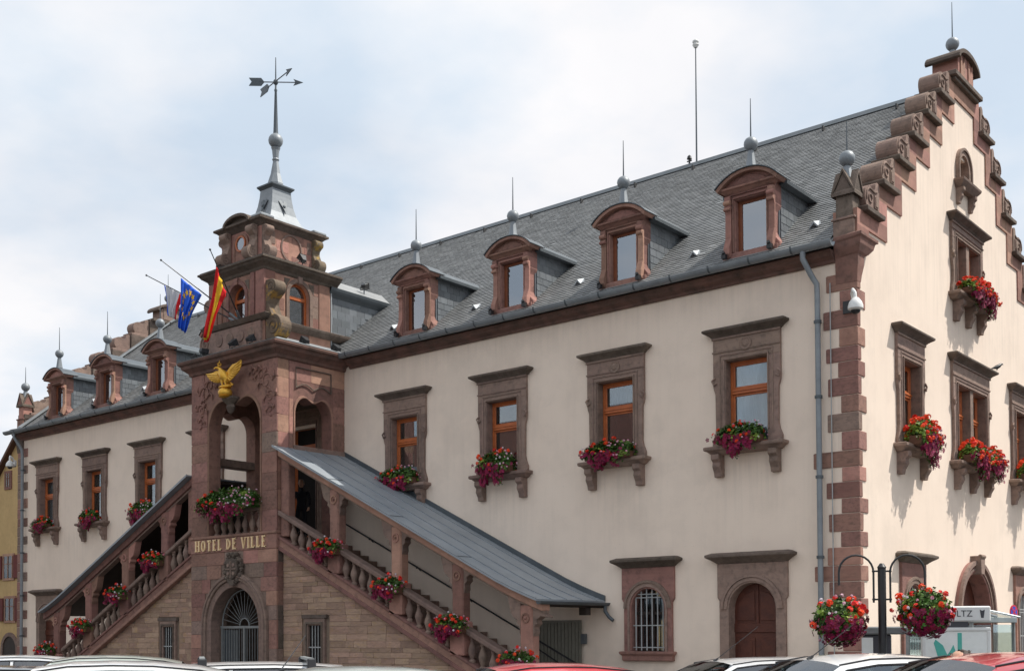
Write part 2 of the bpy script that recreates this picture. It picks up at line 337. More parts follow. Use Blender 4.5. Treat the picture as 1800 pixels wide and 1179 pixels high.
# roof
SL = (15.62-9.7)/(YC+.42); rz_ = lambda y: 9.7+SL*(y+.42)
MB().prism([(-.4, 9.66), (YC, 15.56), (YC+YC+.4, 9.66), (YC, 9.4+5.2)], -LEN+.46, -.46, 'x').build('roof', 'slate', hall)
mb = MB(); ex = .128; wd = .215; ct = math.cos(math.atan(SL)); st = math.sin(math.atan(SL)); Lr = (YC+.45)/ct; row = 0; s0 = -.02
while s0 < Lr-.05:
    x = -LEN+.5-(row % 2)*wd/2; s1 = s0+ex+.02
    while x < -.48:
        xa = max(x, -LEN+.5)+.003; xb = min(x+wd, -.5)-.003
        if xb-xa > .03:
            j = rng.uniform(-.0025, .0025)-(.05 if rng.random() < .004 else 0); h = .024+rng.uniform(0, .006)
            ya, za = -.43+(s0+j)*ct-h*st, 9.66+(s0+j)*st+h*ct
            yb, zb = -.43+s1*ct, 9.665+s1*st
            yc, zc = -.43+(s0+j)*ct, 9.66+(s0+j)*st
            mb.add([(xa, ya, za), (xb, ya, za), (xb, yb, zb), (xa, yb, zb), (xa, yc, zc), (xb, yc, zc)], [(0, 1, 2, 3), (4, 5, 1, 0)])
        x += wd
    s0 += ex; row += 1
mb.build('roof_slates', 'slate', hall, kind='stuff')
MB().prism([(YC-.16, 15.52), (YC, 15.70), (YC+.16, 15.52)], -LEN+.5, -.5, 'x').build('ridge_cap', 'zinc_dark', hall)
mb = MB()
for k in range(17): mb.box(-34.4+k*2.05, -34.36+k*2.05, YC-.42, YC-.3, 15.3, 15.44)
mb.build('roof_hook', 'iron', hall, kind='stuff')
for sx in (-LEN+.62,): MB().prism([(-.3, rz_(-.3)+.05), (YC, rz_(YC)+.05), (YC, rz_(YC)+.13), (-.3, rz_(-.3)+.13)], sx-.12, sx+.12, 'x').build('verge_flashing', 'zinc_light', hall)
# cornice and gutter
for a, b in ((-15.55, -.45), (-LEN+.3, -20.1)):
    MB().prism([(.02, 9.42), (-.06, 9.42), (-.08, 9.48), (-.20, 9.54), (-.24, 9.60), (-.30, 9.62), (-.30, 9.66), (.02, 9.66)], a, b, 'x').build('cornice', 'sandstone_soot', hall)
    b2 = b+.12 if b > -5 else b
    pts = arc(-.42, 9.78, .125, 180, 360, 8); pin = arc(-.42, 9.78, .105, 360, 180, 8)
    MB().prism(pts+pin, a-(.55 if a < -30 else 0), b2, 'x').build('gutter', 'zinc', hall, smooth=True)
    mb = MB(); x = a+.3
    while x < b2: mb.prism(arc(-.42, 9.78, .133, 175, 365, 8)+arc(-.42, 9.78, .12, 365, 175, 8), x, x+.04, 'x'); x += 1.0
    mb.build('gutter_bracket', 'zinc_dark', hall, kind='stuff')
for x0, xo in ((-1.00, -.86), (-34.85, -34.75)):
    MB().tube([(x0, -.42, 9.68), (x0, -.42, 9.52), (x0+.1, -.25, 9.2), (xo+.05, -.16, 9.0), (xo+.05, -.14, 8.7), (xo+.05, -.14, .2)], .062, 10).build('downpipe', 'zinc', hall, smooth=True)
    for z in (1.6, 3.2, 4.9, 6.6, 8.2): MB().lathe([(.068, -.03), (.082, -.03), (.082, .03), (.068, .03)], (xo+.05, -.14, z), 12).box(xo+.03, xo+.07, -.09, .02, z-.012, z+.012).build('pipe_bracket', 'zinc_dark', hall)
# lightning cable beside the corner
MB().tube([(-.56, -.06, 9.0), (-.56, -.06, .2)], .013, 6).build('lightning_cable', 'iron_pale', hall)
# quoins
z = .13; i = 0
while z < 9.15:
    h = rng.uniform(.31, .40); h = min(h, 9.3-z); lng = i % 2 == 0
    wf = rng.uniform(.64, .74) if lng else rng.uniform(.36, .43)
    if i in (7, 14): wf = 1.0
    wg = rng.uniform(.34, .44) if not lng else rng.uniform(.12, .17)
    block('quoin_stone', rng.choice(['sandstone_red', 'sandstone_red', 'sandstone_red', 'sandstone_brown', 'sandstone_pink']), hall, -wf, .022, -.022, wg, z+.006, z+h-.006, .006)
    z += h; i += 1
z = .13; i = 0
while z < 9.1:
    h = rng.uniform(.32, .42); lng = i % 2 == 0
    block('quoin_stone', rng.choice(['sandstone_red', 'sandstone_brown']), hall, -LEN-.022, -LEN+(.78 if lng else .42), -.022, .4, z+.006, z+h-.006, .006); z += h; i += 1
# corner kneelers and pinnacles
def kneeler(sx):
    f = lambda x: x if sx > 0 else -LEN-x
    def ring(o, z): return [(f(-.44), -.03-o*.35, z), (f(.03+o*.6), -.03-o*.7, z), (f(.03+o*.6), .16+o*1.45, z), (f(-.44), .16+o*1.45, z)]
    MB().loft([ring(*p) for p in ((0, 8.95), (.02, 9.1), (.06, 9.3), (.07, 9.5), (.14, 9.55), (.24, 9.68), (.27, 9.80), (.33, 9.84), (.33, 9.90), (.25, 9.93))]).build('kneeler', 'sandstone_red' if sx > 0 else 'sandstone_dark', hall)
    c = f(-.24); y = .16; w = .23
    b = MB().box(c-w, c+w, y-w, y+w, 9.93, 10.28).box(c-w-.03, c+w+.03, y-w-.03, y+w+.03, 10.28, 10.33).build('pinnacle', 'sandstone_brown' if sx > 0 else 'sandstone_red', hall, bevel=.01)
    mb = MB(); w = .185; mb.box(c-w, c+w, y-w, y+w, 10.33, 10.95)
    for t in (0, 1):
        tri = [((c, y)[t]-w-.02, 10.86), ((c, y)[t]+w+.02, 10.86), ((c, y)[t], 11.30)]
        e = ((y, c)[t]-w-.05, (y, c)[t]+w+.05); mb.prism(tri, e[0], e[1], 'y' if t == 0 else 'x')
    mb.build('pinnacle_gablet', 'sandstone_dark' if sx > 0 else 'sandstone_pink', b, bevel=.008)
    mb = MB()
    for t in (0, 1):
        for sg in (-1, 1):
            p = [((c, y)[t]+sg*(w+.07), 10.80), ((c, y)[t]+sg*(w+.07), 10.87), ((c, y)[t], 11.37), ((c, y)[t], 11.30)]
            e = ((y, c)[t]-w-.075, (y, c)[t]+w+.075); mb.prism(p, e[0], e[1], 'y' if t == 0 else 'x')
    mb.build('gablet_coping', 'sandstone_dark', b)
    ball_finial(b, (c, y, 11.20), .17, 12.45)
def ball_finial(parent, c, r, ztop, m='zinc', up=.12):
    x, y, z = c; zb = z+r*1.9+up
    MB().lathe([(r*.85, 0), (r*.75, .06), (r*.42, zb-z-r*.95), (r*.55, zb-z-r*.9), (r*.3, zb-z-r*.85)], c, 8).build('finial_base', m, parent, smooth=30)
    MB().ball((x, y, zb), r, 18).build('finial_ball', m, parent, smooth=True)
    MB().cyl((x, y, zb+r*.9), (x, y, ztop), .018, .008, 6).build('finial_rod', 'zinc_dark', parent)
kneeler(1); kneeler(-1)
# stepped gable shelves and scrolls
def scroll_poly():
    p = [(.02, 0), (.80, 0), (.80, .60)]
    p += arc(.70, .60, .105, 0, 170, 8)+[(.585, .55), (.53, .47)]+arc(.30, .26, .27, 60, 230, 12)
    return p
sp_ = scroll_poly()
def make_scroll(m):
    o = MB().prism(sp_, -.44, .06, 'x').build('scroll', m, hall, bevel=.012)
    mb = MB()
    mb.prism([(.50, .10), (.70, .10), (.70, .38), (.50, .38)], .06, .085, 'x'); mb.prism([(.535, .135), (.665, .135), (.665, .345), (.535, .345)], .085, .10, 'x')
    pts = [(.07, .30+.21*math.cos(rad(a)), .26+.21*math.sin(rad(a))) for a in range(200, 60, -20)]+[(.07, .50, .44), (.07, .66, .48)]
    mb.tube(pts, .022, 6); mb.tube([(.07, .30+.09*math.cos(rad(a)), .26+.09*math.sin(rad(a))) for a in range(0, 331, 30)], .018, 5)
    c = mb.build('scroll_relief', m, o); return o
sc_r = make_scroll('sandstone_brown'); sc_l = make_scroll('sandstone_brown')
used = {id(sc_r): 0, id(sc_l): 0}
def put_scroll(src, x, y, z, sx, sy):
    if used[id(src)] == 0: o = src; used[id(src)] = 1
    else: o = copy_tree(src, hall)
    o.location = (x, y, z); o.scale = (sx, sy, 1)
for sx, src in ((1, sc_r), (-1, sc_l)):
    for sy in (1, -1):
        for i in range(6):
            y = .33+.91*i; z = 10.60+.83*i
            if i == 0 and False: continue
            yy = y if sy > 0 else 2*YC-y
            put_scroll(src, 0 if sx > 0 else -LEN, yy, z, sx, sy)
            a, b = (yy-.06, yy+.86) if sy > 0 else (yy-.86, yy+.06)
            x0, x1 = (-.50, .17) if sx > 0 else (-LEN-.17, -LEN+.50)
            MB().prism([(a, z-.11), (b, z-.11), (b+.03, z-.04), (b+.03, z), (a-.03, z), (a-.03, z-.04)], x0, x1, 'x').build('shelf', 'sandstone_dark' if sx > 0 else 'sandstone_brown', hall, bevel=.012)
    # apex block with arched cornice
    x0, x1 = (-.55, .10) if sx > 0 else (-LEN-.10, -LEN+.55); m_ = 'sandstone_pink' if sx > 0 else 'sandstone_brown'; c = YC-.05
    MB().box(x0-.08, x1+.1, c-1.02, c+1.02, 15.44, 15.56).box(x0-.03, x1+.04, c-.9, c+.9, 15.36, 15.44).build('shelf', 'sandstone_dark', hall, bevel=.012)
    ab = MB().prism([(c-.58, 15.56), (c+.58, 15.56), (c+.58, 16.05)]+arc(c, 16.05, .5, 20, 160, 8, .2)+[(c-.58, 16.05)], x0, x1, 'x').build('apex_block', m_, hall, bevel=.01)
    ot = arc(c, 15.98, .80, 0, 180, 14, .36); inn = arc(c, 15.95, .72, 180, 0, 14, .27)
    MB().prism(ot+inn, x0-.12, x1+.12, 'x').build('apex_cornice', 'sandstone_dark', ab, bevel=.008)
    mb = MB()
    for sg in (-1, 1):
        mb.prism([(c+sg*.45, 15.62), (c+sg*.13, 15.62), (c+sg*.13, 16.2), (c+sg*.2, 16.05), (c+sg*.3, 15.9), (c+sg*.38, 16.1), (c+sg*.45, 16.2)], x1, x1+.03 if sx > 0 else x1+.02, 'x')
    mb.build('apex_relief', m_, ab)
    ball_finial(ab, ((x0+x1)/2, c, 16.26), .17, 17.8)
# ------------------------------------------------------------------ windows
def sill_bracket(mb, x, z1, z0, d, w=.1):
    h = z1-z0
    mb.prism([(0.02, z1), (-d, z1), (-d, z1-h*.22), (-d*.72, z1-h*.34), (-d*.78, z1-h*.55), (-d*.5, z1-h*.8), (-d*.42, z0), (0.02, z0)], x-w, x+w, 'x')
def make_window(name, hw, lights, z0, z1, ztop, stone, brk, sillm=None, hoodz=None, curtain=None, glass='glass', rosette=False, brz=.5, transom=True):
    """rectangular window in stone; local x along wall, -y outward, z absolute"""
    W_ = hw+.32
    mb = MB()
    for s in (-1, 1):
        P = [(s*hw, z0), (s*hw, z1), (s*W_, z1), (s*W_, z1-.55), (s*(W_-.015), z1-.62), (s*(W_-.05), z1-.72), (s*(W_-.06), z0+.42), (s*(W_-.03), z0+.28), (s*(W_+.03), z0+.14), (s*(W_+.03), z0+.05), (s*(W_-.01), z0)]
        mb.prism(P, -.075, .24, 'y')
    mb.box(-W_, W_, -.075, .24, z1, ztop)
    if lights == 2: mb.box(-.11, .11, -.06, .24, z0, z1)
    root = mb.build(name, stone, hall, bevel=.008)
    mb = MB()                                             # mouldings round the opening
    for a, y in ((.05, .105), (.15, .09)):
        for s in (-1, 1): mb.box(min(s*(hw+a-.03), s*(hw+a)), max(s*(hw+a-.03), s*(hw+a)), -y, -.07, z0+.30, z1+a)
        mb.box(-hw-a, hw+a, -y-.002, -.07, z1+a-.03, z1+a+.002)
    mb.box(-W_-.015, W_+.015, -.095, -.07, z1+.20, z1+.235).box(-W_-.02, W_+.02, -.105, -.07, ztop-.05, ztop)
    for s in (-1, 1): mb.tube([(s*(W_-.06), -.09, z1-.35), (s*(W_+.02), -.10, z1-.42), (s*(W_-.03), -.10, z1-.52), (s*(W_-.1), -.09, z1-.47)], .025, 6)
    if rosette:
        mb.lathe([(.15, 0), (.15, .02), (.13, .03), (.09, .015), (.05, .035), (0.001, .04)], (0, 0, 0), 16)
        n = len(mb.v); k = n-6*16
        for q in range(k, n): x, y, z = mb.v[q]; mb.v[q] = (x, -.075-z, y+(ztop+z1)/2+.05)
    mb.build('moulding', stone, root, bevel=.004)
    hz = ztop
    MB().hood(W_+.02, .09, [(0, hz), (.02, hz+.02), (.05, hz+.05), (.13, hz+.10), (.15, hz+.11), (.17, hz+.13), (.17, hz+.17), (.10, hz+.20)]).build('hood', 'sandstone_dark' if stone == 'sandstone_brown' else stone, root, bevel=.004)
    sw = W_+.15
    MB().hood(sw-.06, .24, [(-.10, z0-.17), (-.06, z0-.15), (.0, z0-.09), (.04, z0-.08), (.06, z0-.06), (.06, z0), (.02, z0+.015)]).build('sill', 'sandstone_brown', root, bevel=.005)
    for x in brk:
        mb = MB(); sill_bracket(mb, 0, z0-.165, z0-.165-brz, .27); o = mb.build('bracket', 'sandstone_brown', root, bevel=.008); o.location.x = x
    for l in range(lights):
        a, b = (-hw, hw) if lights == 1 else ((-hw, -.11) if l == 0 else (.11, hw))
        zt = z1-.68
        mb = MB(); y0, y1 = .15, .21; f = .06
        mb.box(a, a+f, y0, y1, z0, z1); mb.box(b-f, b, y0, y1, z0, z1); mb.box(a+f, b-f, y0, y1, z1-f, z1); mb.box(a+f, b-f, y0, y1, z0, z0+f)
        if transom: mb.box(a+f, b-f, y0-.03, y1, zt-.06, zt+.06); mb.box(a+f, b-f, y0-.05, y0-.03, zt+.0, zt+.035)
        for q0, q1 in ((z0+f, zt-.06), (zt+.06, z1-f)):
            mb.box(a+f, a+f+.05, y0+.01, y1-.004, q0, q1); mb.box(b-f-.05, b-f, y0+.01, y1-.004, q0, q1); mb.box(a+f+.05, b-f-.05, y0+.012, y1-.006, q1-.05, q1); mb.box(a+f+.05, b-f-.05, y0+.012, y1-.006, q0, q0+.05)
        mb.build('frame', 'wood_orange', root, bevel=.006)
        for q0, q1 in ((z0+f+.04, zt-.10), (zt+.10, z1-f-.04)):
            MB().box(a+f+.04, b-f-.04, .185, .19, q0, q1).build('pane', glass, root)
        if curtain == 'stripes' or curtain == 'white':
            mb = MB(); n = 40; rows = []
            for zz_ in (z0+.05, z1-.05):
                rows.append([(a+.03+(b-a-.06)*i/n, .33+.035*math.sin(i*1.25)+.01*math.sin(i*3.3), zz_) for i in range(n+1)])
            for i in range(n): mb.add([rows[0][i], rows[0][i+1], rows[1][i+1], rows[1][i]], [(0, 1, 2, 3)])
            mb.build('curtain', 'curtain_white', root, smooth=True)
        elif curtain == 'blinds':
            mb = MB()
            for i in range(8): x = a+.06+(b-a-.1)*i/8; mb.add([(x, .30, z0+.05), (x+.075, .36, z0+.05), (x+.075, .36, zt-.1), (x, .30, zt-.1)], [(0, 1, 2, 3)])
            mb.build('vertical_blind', 'blind_slats', root)
        elif curtain == 'brown':
            mb = MB(); n = 24
            for i in range(n):
                x0_, x1_ = a+.03+(b-a-.06)*i/n, a+.03+(b-a-.06)*(i+1)/n; g = lambda k: .34+.04*math.sin(k*.9)
                mb.add([(x0_, g(i), z0+.05), (x1_, g(i+1), z0+.05), (x1_, g(i+1), z1-.05), (x0_, g(i), z1-.05)], [(0, 1, 2, 3)])
            mb.build('curtain', 'curtain_brown', root, smooth=True)
        elif curtain == 'drape':
            mb = MB(); n = 12
            for i in range(n):
                t0, t1 = i/n, (i+1)/n
                for s in (-1, 1):
                    e = a if s < 0 else b; q = (b-a)*.42
                    mb.add([(e-s*.02-s*q*t0*.35, .3+.03*math.sin(i*2), z0+.05), (e-s*.02-s*q*t1*.35, .3+.03*math.sin(i*2+2), z0+.05), (e-s*.02-s*q*t1, .3+.03*math.sin(i*2+2), z1-.1), (e-s*.02-s*q*t0, .3+.03*math.sin(i*2), z1-.1)], [(0, 1, 2, 3)])
            mb.build('curtain', 'curtain_brown', root)
    return root
B1 = (-.70, .70)
cur = ['white', 'drape', 'blinds', 'brown', 'white', 'brown', 'drape', 'white']
for i, x in enumerate(UPC):
    w = make_window('window', .51, 1, 5.78, 7.72, 8.27, 'sandstone_brown', B1, curtain=cur[i], rosette=i in (0, 1))
    w.location.x = x
for y in GW['s']:
    w = make_window('window', .51, 1, 5.78, 7.72, 8.27, 'sandstone_brown', B1, curtain='brown'); w.rotation_euler.z = math.pi/2; w.location = (0, y, 0)
w = make_window('window', 1.08, 2, 5.78, 7.72, 8.27, 'sandstone_brown', (-1.15, 0, 1.15), curtain='brown'); w.rotation_euler.z = math.pi/2; w.location = (0, GW['d'], 0)
w = make_window('window', .84, 2, 9.98, 11.38, 11.78, 'sandstone_brown', (-.9, 0, .9), curtain='brown', transom=False); w.rotation_euler.z = math.pi/2; w.location = (0, 6.85, 0)
# arched niche in the gable
def face_gable(o, y): o.rotation_euler.z = math.pi/2; o.location = (0, y, 0); return o
nw = MB().prism(ring_poly(0, 13.35, .33, .52, 12.93), -.07, .2, 'y').prism(ring_poly(0, 13.35, .45, .52, 12.93), -.11, -.06, 'y').build('arched_window', 'sandstone_brown', hall, bevel=.006)
MB().hood(.62, .22, [(-.08, 12.74), (-.04, 12.78), (.04, 12.88), (.05, 12.93), (0, 12.95)]).build('sill', 'sandstone_brown', nw)
for x in (-.45, .45): mb = MB(); sill_bracket(mb, 0, 12.75, 12.35, .2, .07); o = mb.build('bracket', 'sandstone_brown', nw, bevel=.006); o.location.x = x
MB().prism([(-.36, 12.9), (.36, 12.9), (.36, 13.35)]+arc(0, 13.35, .36, 0, 180, 12), .17, .2, 'y').build('shutter', 'wood_door', nw)
face_gable(nw, 6.72)
def gf_window(xc, z0, wide=.73):
    W_ = wide
    P = [(-W_+.06, z0), (-.46, z0), (-.46, 2.2)]+arc(0, 2.2, .46, 180, 0, 16)+[(.46, z0), (W_-.06, z0), (W_-.06, 2.33), (W_, 2.42), (W_, 3.16), (-W_, 3.16), (-W_, 2.42), (-W_+.06, 2.33)]
    r = MB().prism(P, -.07, .28, 'y').build('arched_window', 'sandstone_red', hall, bevel=.008)
    mb = MB(); mb.prism(ring_poly(0, 2.2, .50, .55, z0), -.10, -.06, 'y'); mb.prism(arc(0, 2.2, .66, 0, 180, 16)+arc(0, 2.2, .60, 180, 0, 16), -.11, -.06, 'y'); mb.prism(arc(0, 2.2, .60, 0, 180, 16)+arc(0, 2.2, .55, 180, 0, 16), -.085, -.06, 'y')
    mb.build('arch_moulding', 'sandstone_brown', r)
    MB().hood(W_, .09, [(0, 3.16), (.03, 3.19), (.10, 3.24), (.17, 3.28), (.20, 3.30), (.20, 3.35), (.08, 3.40)]).build('hood', 'sandstone_dark', r, bevel=.004)
    MB().hood(W_-.03, .12, [(-.02, z0-.22), (0, z0-.20), (0, z0-.10), (.05, z0-.05), (.06, z0), (.02, z0+.01)]).build('sill', 'sandstone_red', r, bevel=.006)
    mb = MB()
    for k in range(6):
        x = -.38+.76*k/5; zt = 2.2+math.sqrt(max(0, .46**2-x*x)); mb.cyl((x, .02, z0+.03), (x, .02, zt), .016, n=6)
    for z in (z0+.10, z0+.62, z0+1.28, z0+1.36): mb.cyl((-.46, .02, z), (.46, .02, z), .014, n=6)
    mb.build('grille', 'iron_pale', r)
    MB().prism([(-.46, z0), (.46, z0), (.46, 2.2)]+arc(0, 2.2, .46, 0, 180, 14), .20, .205, 'y').build('pane', 'glass', r)
    mb = MB(); mb.box(-.04, .04, .17, .2, z0, 2.65).box(-.46, .46, .17, .2, 2.05, 2.12); mb.build('frame', 'wood_dark', r)
    mb = MB()
    for i in range(5): mb.add([(.15+.06*i, .3+.03*(i % 2), z0), (.21+.06*i, .3+.03*((i+1) % 2), z0), (.16+.05*i, .3+.03*((i+1) % 2), 2.5), (.12+.05*i, .3+.03*(i % 2), 2.5)], [(0, 1, 2, 3)])
    mb.build('curtain', 'curtain_white', r)
    r.location.x = xc; return r
gf_window(-5.2, 1.17)
for y in (2.87, 11.15): o = gf_window(0, .85); face_gable(o, y); o.scale = (1.02, 1, 1)
def gf_door(xc):
    W_ = .86
    P = [(-W_+.05, .13), (-.575, .13), (-.575, 2.14)]+arc(0, 2.14, .575, 180, 0, 18)+[(.575, .13), (W_-.05, .13), (W_-.05, 2.33), (W_, 2.40), (W_, 3.16), (-W_, 3.16), (-W_, 2.40), (-W_+.05, 2.33)]
    r = MB().prism(P, -.07, .32, 'y').build('arched_door', 'sandstone_brown', hall, bevel=.008)
    mb = MB(); mb.prism(arc(0, 2.14, .76, 0, 180, 18)+arc(0, 2.14, .70, 180, 0, 18), -.12, -.06, 'y'); mb.prism(arc(0, 2.14, .69, 0, 180, 18)+arc(0, 2.14, .615, 180, 0, 18), -.095, -.06, 'y')
    mb.build('arch_moulding', 'sandstone_brown', r)
    MB().hood(W_, .09, [(0, 3.16), (.03, 3.19), (.10, 3.24), (.17, 3.28), (.20, 3.30), (.20, 3.35), (.08, 3.40)]).build('hood', 'sandstone_dark', r, bevel=.004)
    d = MB().prism([(-.575, .13), (.575, .13), (.575, 2.14)]+arc(0, 2.14, .575, 0, 180, 16), .22, .27, 'y').build('door_leaf', 'wood_door', r)
    mb = MB(); mb.box(-.575, .575, .185, .222, 1.62, 1.82).box(-.03, .03, .19, .222, 1.82, 2.7)
    for a, b in ((-.50, -.07), (.07, .50)):
        mb.box(a, b, .20, .222, .3, 1.5); mb.box(a+.06, b-.06, .19, .202, .36, 1.44)
        s = 1 if a > 0 else -1; mb.prism([(a, 1.88), (b, 1.88), (b, 2.25 if s > 0 else 2.55), ((a+b)/2, 2.48), (a, 2.55 if s > 0 else 2.25)], .20, .222, 'y')
    mb.box(-.575, .575, .195, .222, .13, .24); mb.build('door_panel', 'wood_door', r, bevel=.008)
    r.location.x = xc; return r
gf_door(-2.47); gf_door(-32.87)
# big arched door in the gable
P = ring_poly(0, 2.0, 1.10, 1.38, .13, 24)
gd = MB().prism(P, -.10, .3, 'y').build('arched_doorway', 'sandstone_red', hall, bevel=.008)
mb = MB(); mb.prism(ring_poly(0, 2.0, 1.30, 1.40, .13, 24), -.17, -.09, 'y'); mb.prism(ring_poly(0, 2.0, 1.17, 1.22, .13, 24), -.13, -.09, 'y'); mb.build('arch_moulding', 'sandstone_brown', gd)
MB().prism([(-.12, 3.05), (.12, 3.05), (.18, 3.52), (-.18, 3.52)], -.26, .05, 'y').cyl((-.17, -.24, 3.50), (.17, -.24, 3.50), .055).build('keystone', 'sandstone_brown', gd, bevel=.01)
MB().prism([(-1.12, .13), (1.12, .13), (1.12, 2.0)]+arc(0, 2.0, 1.12, 0, 180, 20), .30, .36, 'y').build('door_leaf', 'wood_door', gd)
mb = MB(); mb.box(-1.1, 1.1, .25, .3, 1.95, 2.1).box(-.05, .05, .25, .3, .13, 3.05)
for k in range(8): mb.box(-.98+k*.25, -.80+k*.25, .275, .3, .3, 1.85)
mb.build('door_panel', 'wood_door', gd, bevel=.006)
face_gable(gd, 7.05)
# bottoms of gable wall: hole for door is bigger than the arch, so back it with stone
# ------------------------------------------------------------------ dormers
def make_dormer():
    st = 'sandstone_red'; yb = -.02
    z0, z1 = 10.16, 11.36; hw = .38; W_ = .60
    mb = MB()
    for s in (-1, 1):
        P = [(s*hw, z0-.12), (s*hw, z1), (s*W_, z1+.02), (s*W_, z1-.28), (s*(W_-.05), z1-.42), (s*(W_-.06), z0+.32), (s*(W_-.02), z0+.2), (s*(W_+.10), z0+.05), (s*(W_+.10), z0-.12)]
        mb.prism(P, 0, .32, 'y')
    mb.box(-W_, W_, 0, .32, z1, 11.62); mb.box(-W_-.08, W_+.08, -.06, .32, z0-.22, z0)
    r = mb.build('dormer', st, hall, bevel=.01)
    mb = MB()
    for a, y in ((.06, .04), (.15, .03)):
        for s in (-1, 1): mb.box(min(s*(hw+a-.035), s*(hw+a)), max(s*(hw+a-.035), s*(hw+a)), -y, .01, z0+.02, z1+a)
        mb.box(-hw-a, hw+a, -y-.002, .01, z1+a-.035, z1+a+.002)
    mb.build('moulding', st, r, bevel=.005)
    for s in (-1, 1):      # side consoles
        o = MB().prism([(s*(W_-.14), z1+.10), (s*(W_+.01), z1+.10), (s*(W_+.01), z1-.12), (s*(W_-.14), z1-.12)], -.10, .01, 'y').build('console', st, r, bevel=.01)
        mb = MB()
        mb.loft([[(s*(W_-.14), -d, z), (s*(W_+.01), -d, z), (s*(W_+.01), .01, z), (s*(W_-.14), .01, z)] for d, z in ((.08, z0-.1), (.16, z0-.02), (.15, z0+.12), (.055, z0+.35), (.045, z1-.30), (.09, z1-.18), (.11, z1-.14), (.06, z1-.10))])
        mb.cyl((s*(W_-.15), -.09, z1-.05), (s*(W_+.02), -.09, z1-.05), .055); mb.cyl((s*(W_-.15), -.09, z1-.19), (s*(W_+.02), -.09, z1-.19), .04)
        mb.build('console_scroll', 'sandstone_pink', r, bevel=.006)
    # segmental pediment
    c = 11.60; R_ = 1.0
    top = [(1.0*math.sin(rad(a))*.78/math.sin(rad(50)), c+.02+(math.cos(rad(a))-math.cos(rad(50)))*.95) for a in range(-50, 51, 5)]
    top2 = [(x*.86, c+(z-c)*.80-.005) for x, z in top]
    MB().prism([(-.70, c-.02), (.70, c-.02)]+top2[::-1], -.06, .32, 'y').build('tympanum', st, r)
    MB().prism(top+[(x*.93, z-.075) for x, z in top][::-1], -.20, .34, 'y').build('pediment_arch', st, r, bevel=.006)
    MB().prism([(x*1.02, z+.022) for x, z in top]+[(x*1.01, z+.004) for x, z in top][::-1], -.23, .40, 'y').build('pediment_flashing', 'zinc_dark', r)
    MB().hood(.60, .0, [(.0, c-.10), (.04, c-.08), (.10, c-.03), (.15, c-.01), (.16, c+.03)]).build('pediment_base', st, r, bevel=.004)
    mb = MB(); mb.prism([(-.45, c+.05), (.45, c+.05), (.38, c+.14), (.2, c+.22), (0, c+.26), (-.2, c+.22), (-.38, c+.14)], -.085, -.05, 'y'); mb.build('tympanum_relief', st, r, bevel=.02)
    # roof of the dormer and slate cheeks
    ztop = 11.62; yR = (ztop-9.7)/SL-.42; yT = (12.02-9.7)/SL-.42
    prof = [(x*1.0, z-.02) for x, z in top]
    MB().loft([[(x, .33, z) for x, z in prof], [(x, yT+.35, z) for x, z in prof]], cap=False, close=False).build('dormer_roof', 'zinc_dark', r, smooth=True)
    for s in (-1, 1):
        MB().box(min(s*.62, s*.80), max(s*.62, s*.80), .2, yR+.15, ztop-.10, ztop-.02).build('dormer_eave', 'zinc_dark', r)
        MB().prism([(.25, 10.0), (yR+.1, ztop), (.25, ztop)], min(s*.54, s*.57), max(s*.54, s*.57), 'x').build('cheek', 'slate_grey', r)
    for s in (1, -1):      # cheek slates, one by one on the side in view
        rows = 9; hh = (ztop-10.02)/rows; mbL = MB()
        for k in range(rows):
            za = 10.02+k*hh; ymax = (za+hh*.6-9.7)/SL-.42; y = .30-(k % 2)*.13
            while y < ymax:
                a, b = max(y, .30), min(y+.26, ymax+.02)
                if b-a > .05:
                    if s > 0:
                        o = block('slate', 'slate_grey', r, .575, .592, a+.004, b-.004, za+.002, za+hh+.012, .01); o.rotation_euler.y = rad(-2.5)
                    else: mbL.box(-.592, -.575, a+.004, b-.004, za+.004, za+hh-.004)
                y += .26
        if s < 0: mbL.build('cheek_slates', 'slate_grey', r, kind='stuff')
    mb = MB(); f = .07
    mb.box(-hw, -hw+f+.03, .14, .2, z0, z1).box(hw-f, hw, .14, .2, z0, z1).box(-hw+f, hw-f, .14, .2, z1-f, z1).box(-hw+f, hw-f, .14, .2, z0, z0+f)
    mb.build('frame', 'wood_brown', r, bevel=.005)
    MB().box(-hw+f, hw-f, .165, .17, z0+f, z1-f).build('pane', 'glass_dormer', r)
    MB().box(-hw, hw, .26, .27, z0, z1).build('blind', 'blind_grey', r)
    mb = MB(); mb.box(-.80, .80, -.24, .02, z0-.26, z0-.235); mb.build('lead_apron', 'zinc_dark', r)
    for s in (-1, 1): MB().box(-.05, .05, -.05, .05, 0, .1).cyl((0, 0, .1), (0, -.07, .14), .04).build('floodlight_small', 'black_plastic', r, loc=(s*.56, -.20, z0-.14))
    ball_finial(r, (0, .05, 12.0), .16, 13.6, 'zinc', .26)
    return r
d0 = make_dormer()
for i, x in enumerate(DOR):
    d = d0 if i == 0 else copy_tree(d0, hall)
    d.location = (x, .08, 0)
v0 = MB().add([(-.16, 0, .02), (.16, 0, .02), (0, 0, .2), (0, .42, .22+.12), (-.16, .3, .2), (.16, .3, .2)], [(0, 1, 2), (0, 2, 3, 4), (1, 5, 3, 2)]).build('roof_vent', 'zinc_light', hall)
vs = [-1.2, -4.25, -7.65, -11.2, -14.4, -24.1, -27.3, -30.7, -33.6]
